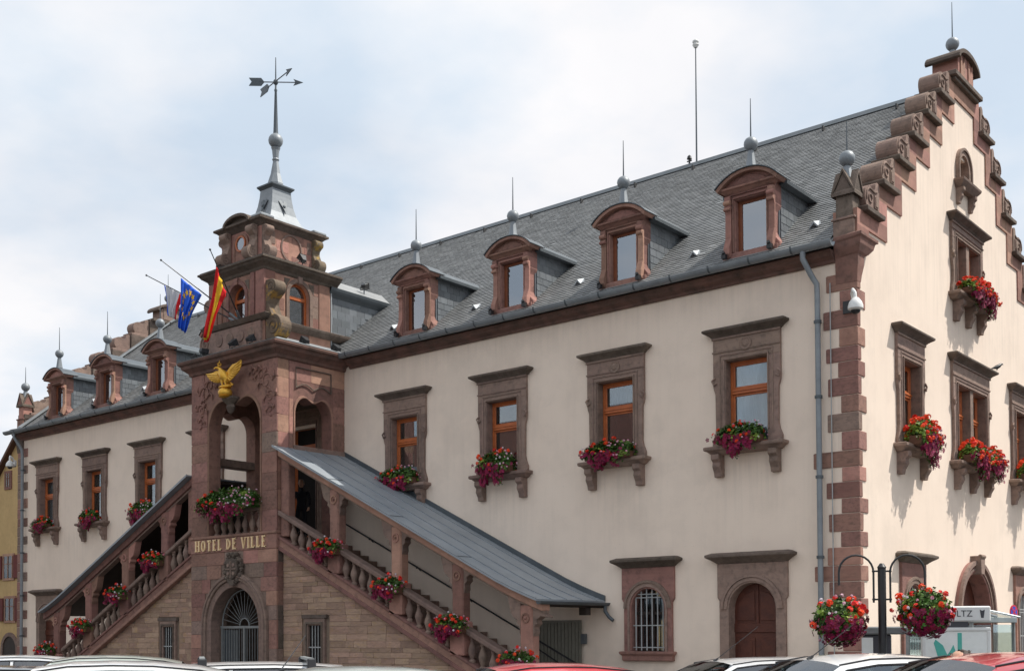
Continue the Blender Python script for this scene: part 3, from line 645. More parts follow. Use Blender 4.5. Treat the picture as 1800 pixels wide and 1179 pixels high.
for i, x in enumerate(vs):   # snow vents
    v = v0 if i == 0 else inst(v0, 'roof_vent', hall); v.location = (x, .55, rz_(.55)+.01); v.scale = (.7, .7, .7)
    MB().add([(x-.1, .549, rz_(.55)+.03), (x+.1, .549, rz_(.55)+.03), (x, .549, rz_(.55)+.15)], [(0, 1, 2)]).build('vent_opening', 'black_plastic', v).location = (-x, -.55, -rz_(.55)-.01)

# ------------------------------------------------------------------ porch tower
TX0, TX1, TY, TC = -19.82, -15.81, -2.54, -17.70
def ogee(a, b, zb, zs, zp, zc, n=10):
    """opening outline with two lobes and a dropped middle: (a,zb) up, over, down to (b,zb)"""
    m = (a+b)/2; w = (b-a)
    p = [(a, zb), (a, zs)]
    q = w*.27
    for i in range(1, n+1): t = i/n*math.pi/2; p.append((a+q*(1-math.cos(t)), zs+(zp-zs)*math.sin(t)))
    k = [(a+q+(m-a-q)*t, zp-(zp-zc)*(.5-.5*math.cos(math.pi*t))) for t in (.2, .4, .6, .8, 1)]
    p += k
    p += [(2*m-x, z) for x, z in p[:-1][::-1]]
    return p
LOW = [(TX0, 0), (TC-1.13, 0), (TC-1.13, 1.87)]+arc(TC, 1.87, 1.13, 180, 0, 20)+[(TC+1.13, 0), (TX1, 0), (TX1, 4.05), (TX0, 4.05)]
mb = MB(); mb.prism([(x+(.015 if x == TX0 else (-.015 if x == TX1 else 0)), z) for x, z in LOW], TY+.02, TY+.55, 'y')
tower = mb.build('porch_tower', 'sandstone_brown', hall)
TP = tower
mb = MB()       # vault sides and floor of the loggia
mb.box(TX0+.02, TX0+.5, TY+.55, 0, 0, 4.05).box(TX1-.5, TX1-.02, TY+.55, 0, 0, 4.05).box(TX0+.02, TX1-.02, TY+.02, 0, 4.05, 4.40)
mb.build('loggia_floor', 'sandstone_brown', TP)
MB().box(TX0-.01, TX1+.01, TY-.02, TY+.3, 4.02, 4.44).box(TX0-.03, TX1+.03, TY-.05, TY+.3, 4.44, 4.52).build('string_course', 'sandstone_red', TP, bevel=.012)
OA, OB = -18.95, -16.55
op = ogee(OA, OB, 4.52, 7.60, 8.44, 8.28)
MB().prism([(TX0+.02, 4.52)]+op+[(TX1-.02, 4.52), (TX1-.02, 9.45), (TX0+.02, 9.45)], TY+.02, TY+.42, 'y').build('loggia_front', 'sandstone_red', TP, bevel=.01)
MB().prism([(x*1.0+(-.07 if x < TC-.3 else .07 if x > TC+.3 else 0), z+(.07 if z > 7.6 else 0)) for x, z in op]+op[::-1], TY-.012, TY+.019, 'y').build('arch_moulding', 'sandstone_pink', TP, bevel=.01)
for xa, nm in ((TX1, 'r'), (TX0, 'l')):
    so_ = ogee(-1.88, -.52, 4.40, 7.85, 8.36, 8.24)
    x0, x1 = (xa-.45, xa-.02) if nm == 'r' else (xa+.02, xa+.45)
    MB().prism([(TY+.42, 4.40)]+so_+[(0, 4.40), (0, 9.45), (TY+.42, 9.45)], x0, x1, 'x').build('loggia_side', 'sandstone_red', TP, bevel=.01)
    x0, x1 = (xa-.019, xa+.012) if nm == 'r' else (xa-.012, xa+.019)
    MB().prism([(y+(-.06 if y < -1.3 else .06 if y > -1.1 else 0), z+(.06 if z > 7.8 else 0)) for y, z in so_]+so_[::-1], x0, x1, 'x').build('arch_moulding', 'sandstone_pink', TP, bevel=.01)
    # big blind panel with curved lower edge
    e = .014 if nm == 'r' else -.014
    pts = [(xa+e, -1.86, 8.62), (xa+e, -1.86, 9.2), (xa+e, -.55, 9.2), (xa+e, -.55, 8.62)]
    lo = [(xa+e, -1.86+1.31*t, 8.62+.13*abs(math.sin(2*math.pi*t))) for t in [i/20 for i in range(21)]]
    MB().tube(pts[:2]+pts[2:3], .018, 4).tube(lo, .018, 4).tube([pts[2], pts[3]], .018, 4).build('panel_moulding', 'sandstone_dark', TP)
    # beam that closes the side above the stair roof
    MB().box(min(xa-.43, xa+.43) if nm == 'r' else xa-.06, xa+.06 if nm == 'r' else xa+.43, -1.95, -.0, 6.74, 6.97).build('side_beam', 'sandstone_brown', TP, bevel=.015)
MB().box(TX0+.05, TX1-.05, TY+.4, 0, 9.05, 9.4).build('loggia_ceiling', 'sandstone_brown', TP)
# ashlar facing, front and right return
def ring_half(z, r=1.52):
    return math.sqrt(max(0, r*r-(z-1.87)**2)) if z > 1.87 else r
z = .0; k = 0
while z < 4.0:
    h = .405; zt = min(z+h, 4.02); hw = ring_half(z+.02 if z > 1.87 else z, 1.54)
    if z < 1.87 < zt: hw = 1.54
    if hw > .05:
        spans = [(TX0, TC-hw), (TC+hw, TX1)]
    else: spans = [(TX0, TX1)]
    for si, (a, b) in enumerate(spans):
        n = 1 if b-a < .75 else (2 if b-a < 1.6 else 3 if b-a < 3 else 5)
        cuts = [a+(b-a)*i/n+(rng.uniform(-.12, .12) if 0 < i < n else 0) for i in range(n+1)]
        for i in range(n): block('ashlar_block', rng.choice(['sandstone_red', 'sandstone_brown', 'sandstone_red', 'sandstone_pink'] if z > 0 else ['sandstone_brown']), TP, cuts[i]+.004, cuts[i+1]-.004, TY-.002, TY+.06, z+.004, zt-.004, .003)
    for xa, s in ((TX1, 1), (TX0, -1)): block('ashlar_block', rng.choice(['sandstone_brown', 'sandstone_red', 'sandstone_dark']), TP, min(xa, xa-s*.06), max(xa, xa-s*.06), TY+.064, TY+.40, z+.004, zt-.004, .003)
    z = zt; k += 1
z = 4.52
while z < 9.3:
    zt = min(z+rng.uniform(.48, .66), 9.40)
    if z < 7.9:
        for a, b in ((TX0, OA-.09), (OB+.09, TX1)): block('ashlar_block', rng.choice(['sandstone_red']*4+['sandstone_pink', 'sandstone_brown']), TP, a, b, TY-.002, TY+.05, z+.003, zt-.003, .003)
    else:
        for a, b in ((TX0, TX0+.62), (TX1-.62, TX1)): block('ashlar_block', rng.choice(['sandstone_red']), TP, a, b, TY-.002, TY+.05, z+.003, zt-.003, .003)
    for xa, s in ((TX1, 1), (TX0, -1)):
        block('ashlar_block', rng.choice(['sandstone_pink', 'sandstone_red', 'sandstone_pink']), TP, min(xa, xa-s*.05), max(xa, xa-s*.05), TY+.052, TY+.42, z+.003, zt-.003, .003)
        ye = -1.95 if z < 8.4 else -1.3
        block('ashlar_block', rng.choice(['sandstone_pink', 'sandstone_pink', 'sandstone_red']), TP, min(xa-.012*s, xa-s*.05), max(xa-.012*s, xa-s*.05), TY+.46, ye, z+.003, zt-.003, .003)
        if z < 8.4: block('ashlar_block', 'sandstone_red', TP, min(xa-.012*s, xa-s*.05), max(xa-.012*s, xa-s*.05), -.45, -.0, z+.003, zt-.003, .003)
        else: block('ashlar_block', rng.choice(['sandstone_pink', 'sandstone_red']), TP, min(xa-.012*s, xa-s*.05), max(xa-.012*s, xa-s*.05), -1.29, 0, z+.003, zt-.003, .003)
    z = zt
# carved tendrils either side of the big arch
for s in (-1, 1):
    mb = MB()
    for cx_, cz_, r_, t_ in ((TC+s*1.45, 8.75, .26, 1.4), (TC+s*1.20, 8.98, .18, 1.2), (TC+s*1.62, 8.30, .20, 1.3), (TC+s*1.62, 7.95, .13, 1.0), (TC+s*.85, 9.1, .13, 1.1)):
        mb.tube([(cx_+s*r_*(1-i/22)*math.cos(i*.42), TY-.012, cz_+r_*(1-i/22)*math.sin(i*.42)) for i in range(18)], [.030*(1-i/26) for i in range(18)], 5)
        for q in range(4): a = q*1.5; mb.tube([(cx_+s*r_*math.cos(a), TY-.01, cz_+r_*math.sin(a)), (cx_+s*r_*1.45*math.cos(a+.3), TY-.03, cz_+r_*1.45*math.sin(a+.3)), (cx_+s*r_*1.7*math.cos(a+.7), TY-.005, cz_+r_*1.7*math.sin(a+.7))], [.02, .035, .005], 5)
    mb.build('carved_tendril', 'sandstone_red', TP, smooth=True)
# keystone corbel under the eagle
MB().lathe([(.03, -.42), (.10, -.36), (.16, -.22), (.13, -.16), (.24, -.06), (.30, .0), (.30, .05), (.2, .08)], (-17.76, TY-.10, 8.42), 10, 1, .8).build('keystone_corbel', 'sandstone_dark', TP, smooth=30)
# main cornice round the porch and lead top
def ring_rect(o, z, x0=TX0, x1=TX1, y0=TY, yb=.02): return [(x0-o, yb, z), (x0-o, y0-o, z), (x1+o, y0-o, z), (x1+o, yb, z)]
MB().loft([ring_rect(o, z) for o, z in ((.0, 9.36), (.05, 9.38), (.07, 9.46), (.14, 9.52), (.22, 9.58), (.24, 9.66), (.30, 9.70), (.32, 9.76), (.28, 9.80))]).build('main_cornice', 'sandstone_soot', TP, bevel=.004)
MB().loft([ring_rect(o, z) for o, z in ((.29, 9.80), (.30, 9.815), (-.45, 10.12), (-.5, 10.12))]).build('cornice_flashing', 'zinc_light', TP)
# gate arch rings, fan and bars
MB().prism(ring_poly(TC, 1.87, 1.115, 1.32, 0, 24), TY-.03, TY+.3, 'y').build('gate_arch', 'sandstone_brown', TP, bevel=.012)
MB().prism(ring_poly(TC, 1.87, 1.32, 1.52, 0, 24), TY-.09, TY+.2, 'y').prism(ring_poly(TC, 1.87, 1.40, 1.46, 0, 24), TY-.12, TY-.08, 'y').build('gate_arch_outer', 'sandstone_brown', TP, bevel=.015)
gy = TY+.35
gate = MB().tube([(TC+1.05*math.cos(rad(a)), gy, 1.87+1.05*math.sin(rad(a))) for a in range(0, 181, 9)], .022, 6).tube([(TC+.22*math.cos(rad(a)), gy, 1.87+.22*math.sin(rad(a))) for a in range(0, 181, 20)], .02, 6).build('fanlight_grille', 'iron_grey', TP)
for k in range(1, 16):
    a = rad(k*180/16); MB().cyl((TC+.22*math.cos(a), gy, 1.87+.22*math.sin(a)), (TC+1.05*math.cos(a), gy, 1.87+1.05*math.sin(a)), .008, n=5).build('spoke', 'iron_grey', gate)
gt = MB().box(TC-1.12, TC+1.12, gy-.03, gy+.03, 1.80, 1.87).box(TC-1.08, TC-1.03, gy-.03, gy+.03, 0, 1.8).box(TC+1.03, TC+1.08, gy-.03, gy+.03, 0, 1.8).box(TC-.03, TC+.03, gy-.03, gy+.03, 0, 1.8).box(TC-1.05, TC+1.05, gy-.02, gy+.02, .15, .2).build('gate', 'iron_grey', TP)
for k in range(17):
    x = TC-.97+k*.121
    if abs(x-TC) > .04: MB().cyl((x, gy, .15), (x, gy, 1.8), .011, n=5).build('gate_bar', 'iron_grey', gt)
MB().box(TC-1.0, TC-.35, gy+.04, gy+.05, .2, 1.75).build('gate_sheet', 'zinc_dark', gt)
MB().box(TX0+.5, TX1-.5, -.06, -.02, 0, 4.05).build('vault_back', 'shade_black', TP)  # near-black sheet, the vault's deep shade put into its colour
# coat of arms
sh = [(-.42, .42), (-.36, .5), (-.2, .46), (0, .52), (.2, .46), (.36, .5), (.42, .42), (.38, .2), (.42, 0), (.34, -.28), (.15, -.42), (0, -.5), (-.15, -.42), (-.34, -.28), (-.42, 0), (-.38, .2)]
cx_, cz_ = TC+.03, 3.62
coa = MB().prism([(cx_+x*.82, cz_+z*.82) for x, z in sh], TY-.16, TY+.02, 'y').build('coat_of_arms', 'sandstone_dark', TP, bevel=.02)
mb = MB().box(cx_-.02, cx_+.02, TY-.19, TY-.15, cz_-.34, cz_+.30).box(cx_-.28, cx_+.28, TY-.19, TY-.15, cz_-.02, cz_+.02)
for a, b in ((-.15, .15), (.15, .15), (-.15, -.17), (.15, -.17)): mb.prism(arc(cx_+a, cz_+b, .07, 0, 360, 10)[:-1], TY-.185, TY-.15, 'y')
mb.build('shield_charge', 'sandstone_brown', coa)
mb = MB()
for i in range(26):
    a = i/26*2*math.pi; rx, rz2 = .46, .50
    x, zz = cx_+rx*math.cos(a), cz_+rz2*math.sin(a); mb.ball((x, TY-.06, zz), .075+.03*math.sin(i*2.4), 8)
    if i % 2: mb.tube([(x, TY-.05, zz), (x+.09*math.cos(a+.7), TY-.12, zz+.09*math.sin(a+.7)), (x+.06*math.cos(a+1.8), TY-.08, zz+.06*math.sin(a+1.8)+.06)], [.04, .03, .01], 5)
for x in (-.22, 0, .22): mb.ball((cx_+x, TY-.1, cz_+.55), .09, 8)
mb.prism([(cx_-.12, cz_-.62), (cx_+.12, cz_-.62), (cx_+.18, cz_-.4), (cx_-.18, cz_-.4)], TY-.16, TY, 'y')
mb.build('mantling', 'sandstone_dark', coa, smooth=50)
coa.scale = (.80, 1, .76); coa.location = (cx_*.20, 0, 3.50-cz_*.76)
# gilt letters HOTEL DE VILLE
def letter(ch, x, z, h, m='letter_gold'):
    t = h*.17; s = h*.09; w = {'H': .62, 'O': .66, 'T': .56, 'E': .50, 'L': .48, 'D': .62, 'V': .64, 'I': .2}[ch]*h
    mb = MB(); y0, y1 = TY-.06, TY-.02; sr = h*.07; sh_ = h*.055
    def stem(xc, t=t): mb.box(xc-t/2, xc+t/2, y0, y1, z, z+h); mb.box(xc-t/2-sr, xc+t/2+sr, y0+.002, y1, z, z+sh_); mb.box(xc-t/2-sr, xc+t/2+sr, y0+.002, y1, z+h-sh_, z+h)
    def bar(a, b, zc, th=s): mb.box(a, b, y0+.004, y1, zc-th/2, zc+th/2)
    if ch == 'H': stem(x+t/2); stem(x+w-t/2); bar(x+t, x+w-t, z+h*.52)
    elif ch == 'I': stem(x+w/2)
    elif ch == 'L': stem(x+t/2+sr*.5); bar(x+t, x+w, z+s/2); mb.box(x+w-s*.7, x+w, y0+.006, y1, z, z+h*.22)
    elif ch == 'T': stem(x+w/2); bar(x, x+w, z+h-s/2); mb.box(x, x+s*.6, y0+.006, y1, z+h*.8, z+h); mb.box(x+w-s*.6, x+w, y0+.006, y1, z+h*.8, z+h)
    elif ch == 'E':
        stem(x+t/2+sr*.5)
        for zc, ww in ((z+s/2, w), (z+h-s/2, w*.95), (z+h*.52, w*.8)): bar(x+t, x+ww, zc); mb.box(x+ww-s*.6, x+ww, y0+.006, y1, zc-h*.09, zc+h*.09)
    elif ch == 'V':
        mb.prism([(x, z+h), (x+t, z+h), (x+w/2+t*.25, z+t*.3), (x+w/2, z), (x+w/2-t*.3, z)], y0, y1, 'y'); mb.prism([(x+w, z+h), (x+w-s, z+h), (x+w/2-s*.1, z+t*.3), (x+w/2+t*.2, z)], y0+.003, y1, 'y')
        for q in (x+t/2, x+w-s/2): mb.box(q-t*.8, q+t*.8, y0+.006, y1, z+h-sh_, z+h)
    elif ch in 'OD':
        c = x+w/2 if ch == 'O' else x+t*.4; R0 = w/2 if ch == 'O' else w-t*.4; a0, a1 = (0, 360) if ch == 'O' else (-90, 90)
        o_ = arc(c, z+h/2, R0, a0, a1, 24, h/2); i_ = arc(c, z+h/2, R0-t, a1, a0, 24, h/2-s*.8); mb.prism(o_+i_, y0, y1, 'y')
        if ch == 'D': stem(x+t/2+sr*.4)
    mb.build('letter', m, TP); return w
x = -19.55; txt = 'HOTEL DE VILLE'; wid = {'H': .62, 'O': .66, 'T': .56, 'E': .50, 'L': .48, 'D': .62, 'V': .64, 'I': .2, ' ': .22}; h = .32
tot = sum(wid[c]*h for c in txt); gap = (3.30-tot)/(len(txt)-1)
for c in txt:
    if c != ' ': letter(c, x, 4.08, h)
    x += wid[c]*h+gap
# balustrade of the loggia
bal = MB().lathe([(.085, 0), (.085, .05), (.05, .08), (.06, .12), (.095, .22), (.10, .28), (.075, .36), (.045, .44), (.04, .48), (.06, .51), (.045, .54), (.08, .58), (.08, .62)], (0, 0, 0), 12).build('baluster', 'sandstone_brown', TP, smooth=40)
bal.location = (OA+.2, TY+.16, 4.52)
for i in range(1, 7): inst(bal, 'baluster', TP, (OA+.2+i*.333, TY+.16, 4.52))
MB().box(OA, OB, TY+.02, TY+.30, 5.14, 5.30).build('parapet_rail', 'sandstone_brown', TP, bevel=.02)
# ------------------------------------------------------------------ attic stages of the tower
AX0, AX1, AY = -19.05, -16.5, -2.42
cellsf = cells(MB(), [(AX0, AX1, 9.9, 12.1)], [(-18.12, -17.38, 10.62, 11.3)], AY, AY+.35)
at_ = MB()
P = [(AX0, 9.9), (-18.13, 9.9), (-18.13, 11.42)]+arc(-17.75, 11.42, .38, 180, 0, 12)+[(-17.37, 9.9), (AX1, 9.9), (AX1, 12.1), (AX0, 12.1)]
at_.prism(P, AY, AY+.35, 'y').box(-18.13, -17.37, AY+.03, AY+.35, 9.9, 10.64)
attic = at_.build('tower_attic', 'sandstone_red', hall, bevel=.008)
P = [(AY+.35, 9.9), (-1.54, 9.9), (-1.54, 11.50)]+arc(-1.16, 11.50, .38, 180, 0, 12)+[(-.78, 9.9), (.05, 9.9), (.05, 12.1), (AY+.35, 12.1)]
MB().prism(P, AX1-.3, AX1, 'x').box(AX1-.3, AX1-.02, -1.54, -.78, 9.9, 10.6).build('attic_side', 'sandstone_pink', attic, bevel=.008)
MB().box(AX0, AX0+.3, AY+.35, .05, 9.9, 12.1).build('attic_side', 'sandstone_red', attic)
def arched_frame(parent, w, z0, zs, side, c, plane):
    fr = MB().prism(ring_poly(0, zs, w-.07, w, z0, 14), -.03, .03, 'y').box(-w+.07, w-.07, -.05, .03, zs-.10, zs-.0).box(-w+.07, w-.07, -.03, .03, z0, z0+.07).build('window_frame', 'wood_orange', parent, bevel=.005)
    MB().prism([(-w+.06, z0), (w-.06, z0), (w-.06, zs)]+arc(0, zs, w-.06, 0, 180, 12), .0, .006, 'y').build('pane', 'glass_dormer', fr)
    if side: fr.rotation_euler.z = math.pi/2; fr.location = (plane, c, 0)
    else: fr.location = (c, plane, 0)
arched_frame(attic, .38, 10.64, 11.42, False, -17.75, AY+.22)
arched_frame(attic, .38, 10.6, 11.50, True, -1.16, AX1-.16)
MB().box(AX0+.4, AX1-.4, AY+.6, -.1, 9.95, 12.0).build('attic_room', 'blind_grey', attic)
for cc, side in ((-17.75, 0), (-1.16, 1)):
    zs = 11.42 if not side else 11.50
    o = MB().prism(ring_poly(0, zs, .38, .50, 10.64, 16), -.04, .02, 'y').prism([(-.07, zs+.36), (.07, zs+.36), (.09, zs+.56), (-.09, zs+.56)], -.08, .02, 'y').build('arch_moulding', 'sandstone_brown' if side else 'sandstone_red', attic, bevel=.008)
    for s_ in (-1, 1): MB().prism([(s_*.55, zs+.12), (s_*.55, zs+.44), (s_*.34, zs+.44)], -.015, .0, 'y').build('spandrel', 'sandstone_dark', o)
    if side: o.rotation_euler.z = math.pi/2; o.location = (AX1, cc, 0)
    else: o.location = (cc, AY, 0)
def rrect(o, z, x0=AX0, x1=AX1, y0=AY, yb=.3): return [(x0-o, yb, z), (x0-o, y0-o, z), (x1+o, y0-o, z), (x1+o, yb, z)]
# pilasters on the corner, ledge, cornices
for a, b in ((AX1-.36, AX1+.03), (AX1-.60, AX1-.42), (AX0-.03, AX0+.36), (AX0+.42, AX0+.60)): MB().box(a, b, AY-.05, AY+.02, 10.72, 12.02).build('pilaster', 'sandstone_red', attic, bevel=.01)
for a, b in ((-.42, 0), (AY, AY+.36)): MB().box(AX1-.02, AX1+.03, a, b, 10.6, 12.02).build('pilaster', 'sandstone_pink', attic, bevel=.01)
z = 10.62
while z < 12.0:
    for a, b in ((-2.02, -1.72), (-.66, -.44)):
        block('ashlar_block', rng.choice(['sandstone_pink', 'sandstone_pink', 'sandstone_brown', 'sandstone_red']), attic, AX1-.02, AX1+.012, a, b, z+.004, min(z+.34, 12.0)-.004, .003)
    z += .34
MB().loft([[(AX1-.1, -1.75, z), (AX1+o, -1.75, z), (AX1+o, .7, z), (AX1-.1, .7, z)] for o, z in ((.0, 10.42), (.10, 10.46), (.20, 10.54), (.22, 10.60), (.18, 10.62))]).build('side_ledge', 'sandstone_dark', attic)
MB().loft([rrect(o, z, yb=AY+.2, x0=AX0-.1, x1=AX1+.06) for o, z in ((.0, 10.56), (.10, 10.60), (.14, 10.66), (.18, 10.72), (.12, 10.75))]).build('front_ledge', 'sandstone_dark', attic)
MB().box(AX0+.1, AX1-.1, AY-.08, AY+.1, 9.9, 10.56).build('attic_plinth', 'sandstone_brown', attic, bevel=.01)
for k in range(4): o = MB().prism([(x_, z_) for x_, z_ in arc(0, 0, .17, 0, 360, 14)[:-1]], -.03, .0, 'y').build('plinth_roundel', 'sandstone_brown', attic, bevel=.01); o.location = (-18.5+k*.5, AY-.08, 10.25)
MB().loft([rrect(o, z) for o, z in ((.0, 12.0), (.04, 12.04), (.06, 12.10), (.14, 12.16), (.20, 12.20), (.24, 12.26), (.28, 12.28), (.28, 12.33), (.22, 12.36))]).build('attic_cornice', 'sandstone_dark', attic, bevel=.004)
MB().loft([rrect(o, z) for o, z in ((.22, 12.36), (.23, 12.37), (-.25, 12.50))]).build('attic_flashing', 'zinc_light', attic)
MB().box(AX1-.02, AX1+.02, .05, .09, 10.3, 12.0).build('corner_flashing', 'zinc_light', attic)
# corner volutes
def volute(mat_, x, y, z, ln, sy=1, rz=0, parent=attic, sc=1, dp=.34):
    """S-scroll standing against a wall; local +x = away from the wall"""
    mb = MB(); R1, R2 = .30*sc, .19*sc
    body = arc(R1*.95, R1, R1, 250, 480, 16)+[(.12*sc, ln*.58)]+arc(.16*sc, ln-R2, R2, 220, -60, 12)[::-1][:0]
    body = [(0, 0), (R1, 0)]+arc(R1, R1, R1, -90, 100, 12)+[(R1*.5, ln*.52), (.10*sc, ln*.60), (.13*sc, ln*.70)]+arc(.20*sc, ln-R2, R2, -60, 90, 10)+[(0, ln)]
    mb.prism(body, -dp/2, dp/2, 'y')
    o = mb.build('volute', mat_, parent, bevel=.012)
    mb = MB()
    for s in (-1, 1):
        yy = s*(dp/2+.005)
        mb.tube([(R1+(R1*.82*(1-i/26))*math.cos(rad(100-i*28)), yy, R1+(R1*.82*(1-i/26))*math.sin(rad(100-i*28))) for i in range(24)], .022*sc, 5)
        mb.tube([(.20*sc+(R2*.8*(1-i/20))*math.cos(rad(-60+i*30)), yy, ln-R2+(R2*.8*(1-i/20))*math.sin(rad(-60+i*30))) for i in range(18)], .018*sc, 5)
    mb.build('volute_relief', mat_, o)
    o.location = (x, y, z); o.rotation_euler.z = rz; return o
volute('sandstone_lichen', AX1+.02, AY+.22, 10.0, 1.70, dp=.40, sc=1.12)
volute('sandstone_brown', AX0-.02, AY+.22, 10.02, 1.62, rz=math.pi, dp=.36)
# upper stage
BX0, BX1, BY, BB = -18.62, -16.80, -2.30, -.12
st2 = MB().prism([(BX0, 12.4), (BX1, 12.4), (BX1, 13.45), (BX0, 13.45)], BY, BY+.3, 'y').box(BX0, BX1, BY+.3, BB, 12.4, 13.45).build('tower_upper_stage', 'sandstone_pink', hall, bevel=.01)
c_ = (BX0+BX1)/2
fr = MB().prism(ring_poly(c_, 12.98, .28, .36, 12.5, 14), BY-.05, BY+.01, 'y').prism([(c_-.28, 12.5), (c_+.28, 12.5), (c_+.28, 12.98)]+arc(c_, 12.98, .28, 0, 180, 12), BY-.02, BY+.01, 'y').build('oculus_surround', 'sandstone_red', st2, bevel=.006)
MB().prism(arc(c_, 13.02, .19, 0, 360, 18)[:-1]+[], BY-.035, BY-.02, 'y').build('oculus_pane', 'glass_dormer', fr)
mb = MB(); o_ = arc(c_, 13.02, .235, 0, 360, 18); mb.prism(o_+arc(c_, 13.02, .185, 360, 0, 18), BY-.06, BY-.02, 'y'); mb.build('oculus_frame', 'wood_orange', fr)
for s in (-1, 1): volute('sandstone_brown', c_+s*.62, BY-.02, 12.42, 1.0, rz=-math.pi/2, parent=st2, sc=.62, dp=.30)
volute('sandstone_brown', BX1, BY+.15, 12.42, .98, parent=st2, sc=.62, dp=.28); volute('sandstone_lichen', BX1, BB-.18, 12.42, .98, parent=st2, sc=.62, dp=.28)
volute('sandstone_brown', BX0, BY+.15, 12.42, .98, rz=math.pi, parent=st2, sc=.62, dp=.28)
yo = (BY+BB)/2
mb = MB(); mb.prism(arc(yo, 12.95, .40, 0, 360, 24, .42)+arc(yo, 12.95, .35, 360, 0, 24, .37), BX1-.005, BX1+.03, 'x'); mb.build('blind_oval', 'sandstone_brown', st2)
for a, b in ((yo-.78, yo-.60), (yo+.60, yo+.74)): MB().box(BX1-.005, BX1+.015, a, b, 12.95, 13.30).build('side_tablet', 'sandstone_brown', st2)
for zb in (12.42, 12.78, 13.12):
    for a in (BY+.3, yo-.55, yo+.02, yo+.5):
        if rng.random() < .75: block('ashlar_block', rng.choice(['sandstone_pink', 'sandstone_red', 'sandstone_pink']), st2, BX1-.03, BX1+.006, a, a+.45, zb, zb+.33, .003)
MB().loft([rrect(o, z, BX0, BX1, BY, BB) for o, z in ((.0, 13.38), (.04, 13.42), (.12, 13.50), (.2, 13.54), (.2, 13.60), (.14, 13.62))]).loft([[(BX1+o, BB-.01, z), (BX0-o, BB-.01, z), (BX0-o, BB+o, z), (BX1+o, BB+o, z)] for o, z in ((.0, 13.38), (.04, 13.42), (.12, 13.50), (.2, 13.54), (.2, 13.60), (.14, 13.62))]).build('upper_cornice', 'sandstone_dark', st2)
ot = arc(c_, 13.55, .62, 0, 180, 14, .30); MB().prism(ot+arc(c_, 13.55, .54, 180, 0, 14, .22), BY-.24, BY+.5, 'y').prism(arc(c_, 13.55, .56, 0, 180, 14, .24), BY-.1, BY+.5, 'y').build('segmental_gable', 'sandstone_dark', st2)
for a in (BY-.15, BB-.35): MB().box(BX1-.3, BX1+.16, a, a+.5, 13.62, 13.70).build('corner_cap', 'zinc_light', st2, bevel=.02)
# bell-shaped zinc roof
sx_, sy_ = (BX0+BX1)/2+.12, yo+.06
prof = [(r*.76, z) for r, z in [(1.02, 13.62), (1.00, 13.66), (.84, 13.74), (.68, 13.90), (.56, 14.12), (.48, 14.38), (.43, 14.65), (.41, 14.86)]]
sq = lambda r, z, k=1.12: [(sx_-r*.92, sy_-r*k, z), (sx_+r*.92, sy_-r*k, z), (sx_+r*.92, sy_+r*k, z), (sx_-r*.92, sy_+r*k, z)]
sp_r = MB().loft([sq(r, z) for r, z in prof]).build('spire_roof', 'zinc', hall, bevel=.006)
MB().loft([sq(r, z, 1.05) for r, z in ((.31, 14.84), (.36, 14.90), (.40, 14.94), (.40, 14.98), (.26, 15.02))]).build('spire_collar', 'zinc_dark', sp_r)
for s in (0, 1):
    mb = MB(); r = .07
    mb.ball((0, 0, 0), .06, 8).prism([(-.16, .16), (-.06, .22), (0, .12), (.06, .22), (.16, .16), (0, -.26), (-.02, -.12)], -.02, .0, 'y')
    o = mb.build('heart_vent', 'zinc_dark', sp_r); 
    if s == 0: o.location = (sx_, sy_-.46, 14.32); o.rotation_euler = (rad(-20), 0, 0)
    else: o.location = (sx_+.375, sy_, 14.32); o.rotation_euler = (rad(-20), 0, math.pi/2)
fl = [(.25, 15.0), (.245, 15.1), (.15, 15.4), (.09, 15.75), (.08, 15.83)]
MB().lathe(fl, (sx_, sy_, 0), 8, rot=rad(22)).lathe([(.085, 15.80), (.11, 15.84), (.085, 15.88), (.11, 16.12), (.14, 16.20), (.09, 16.22)], (sx_, sy_, 0), 12).build('spire_stem', 'zinc', sp_r)
MB().ball((sx_, sy_, 16.42), .22, 24).build('spire_ball', 'zinc', sp_r, smooth=True)
MB().lathe([(.08, 16.60), (.07, 16.75), (.035, 17.9), (.05, 17.95), (.03, 18.0), (.022, 18.3), (.012, 18.95)], (sx_, sy_, 0), 10).build('spire_pole', 'zinc_dark', sp_r, smooth=True)
# weather vane (turns on the spire)
vane = empty('weather_vane', (sx_, sy_, 18.20), 0, 'pair of crossed grey iron arrows turning on the tower spire', 'weather vane')
def arrow(d, L_, zoff):
    d = Vector(d).normalized(); p = Vector((-d.y, d.x, 0)); z_ = Vector((0, 0, 1)); o3 = Vector((0, 0, zoff))
    mb = MB(); mb.cyl(tuple(-d*L_*.62+o3), tuple(d*L_*.80+o3), .016, n=8)
    def plate(pts, t=.012):
        A = [tuple(d*a+z_*b+p*t+o3) for a, b in pts]; B = [tuple(d*a+z_*b-p*t+o3) for a, b in pts]; n = len(A)
        mb.add(A+B, [tuple(range(n)), tuple(range(2*n-1, n-1, -1))]+[(i, (i+1) % n, n+(i+1) % n, n+i) for i in range(n)])
    plate([(L_*1.02, 0), (L_*.66, .10), (L_*.74, 0), (L_*.66, -.10)])
    plate([(-L_*.42, 0), (-L_*.54, .12), (-L_*1.0, .12), (-L_*.90, 0), (-L_*1.0, -.12), (-L_*.54, -.12)])
    return mb
arrow(rh*1.0+dirh*.04, .80, 0).build('arrow', 'zinc_dark', vane)
arrow(rh*.63-dirh*.78, 1.0, .03).build('arrow', 'zinc_dark', vane)
MB().ball((0, 0, 0), .075, 12, 1.2).build('hub', 'zinc_dark', vane, smooth=True)
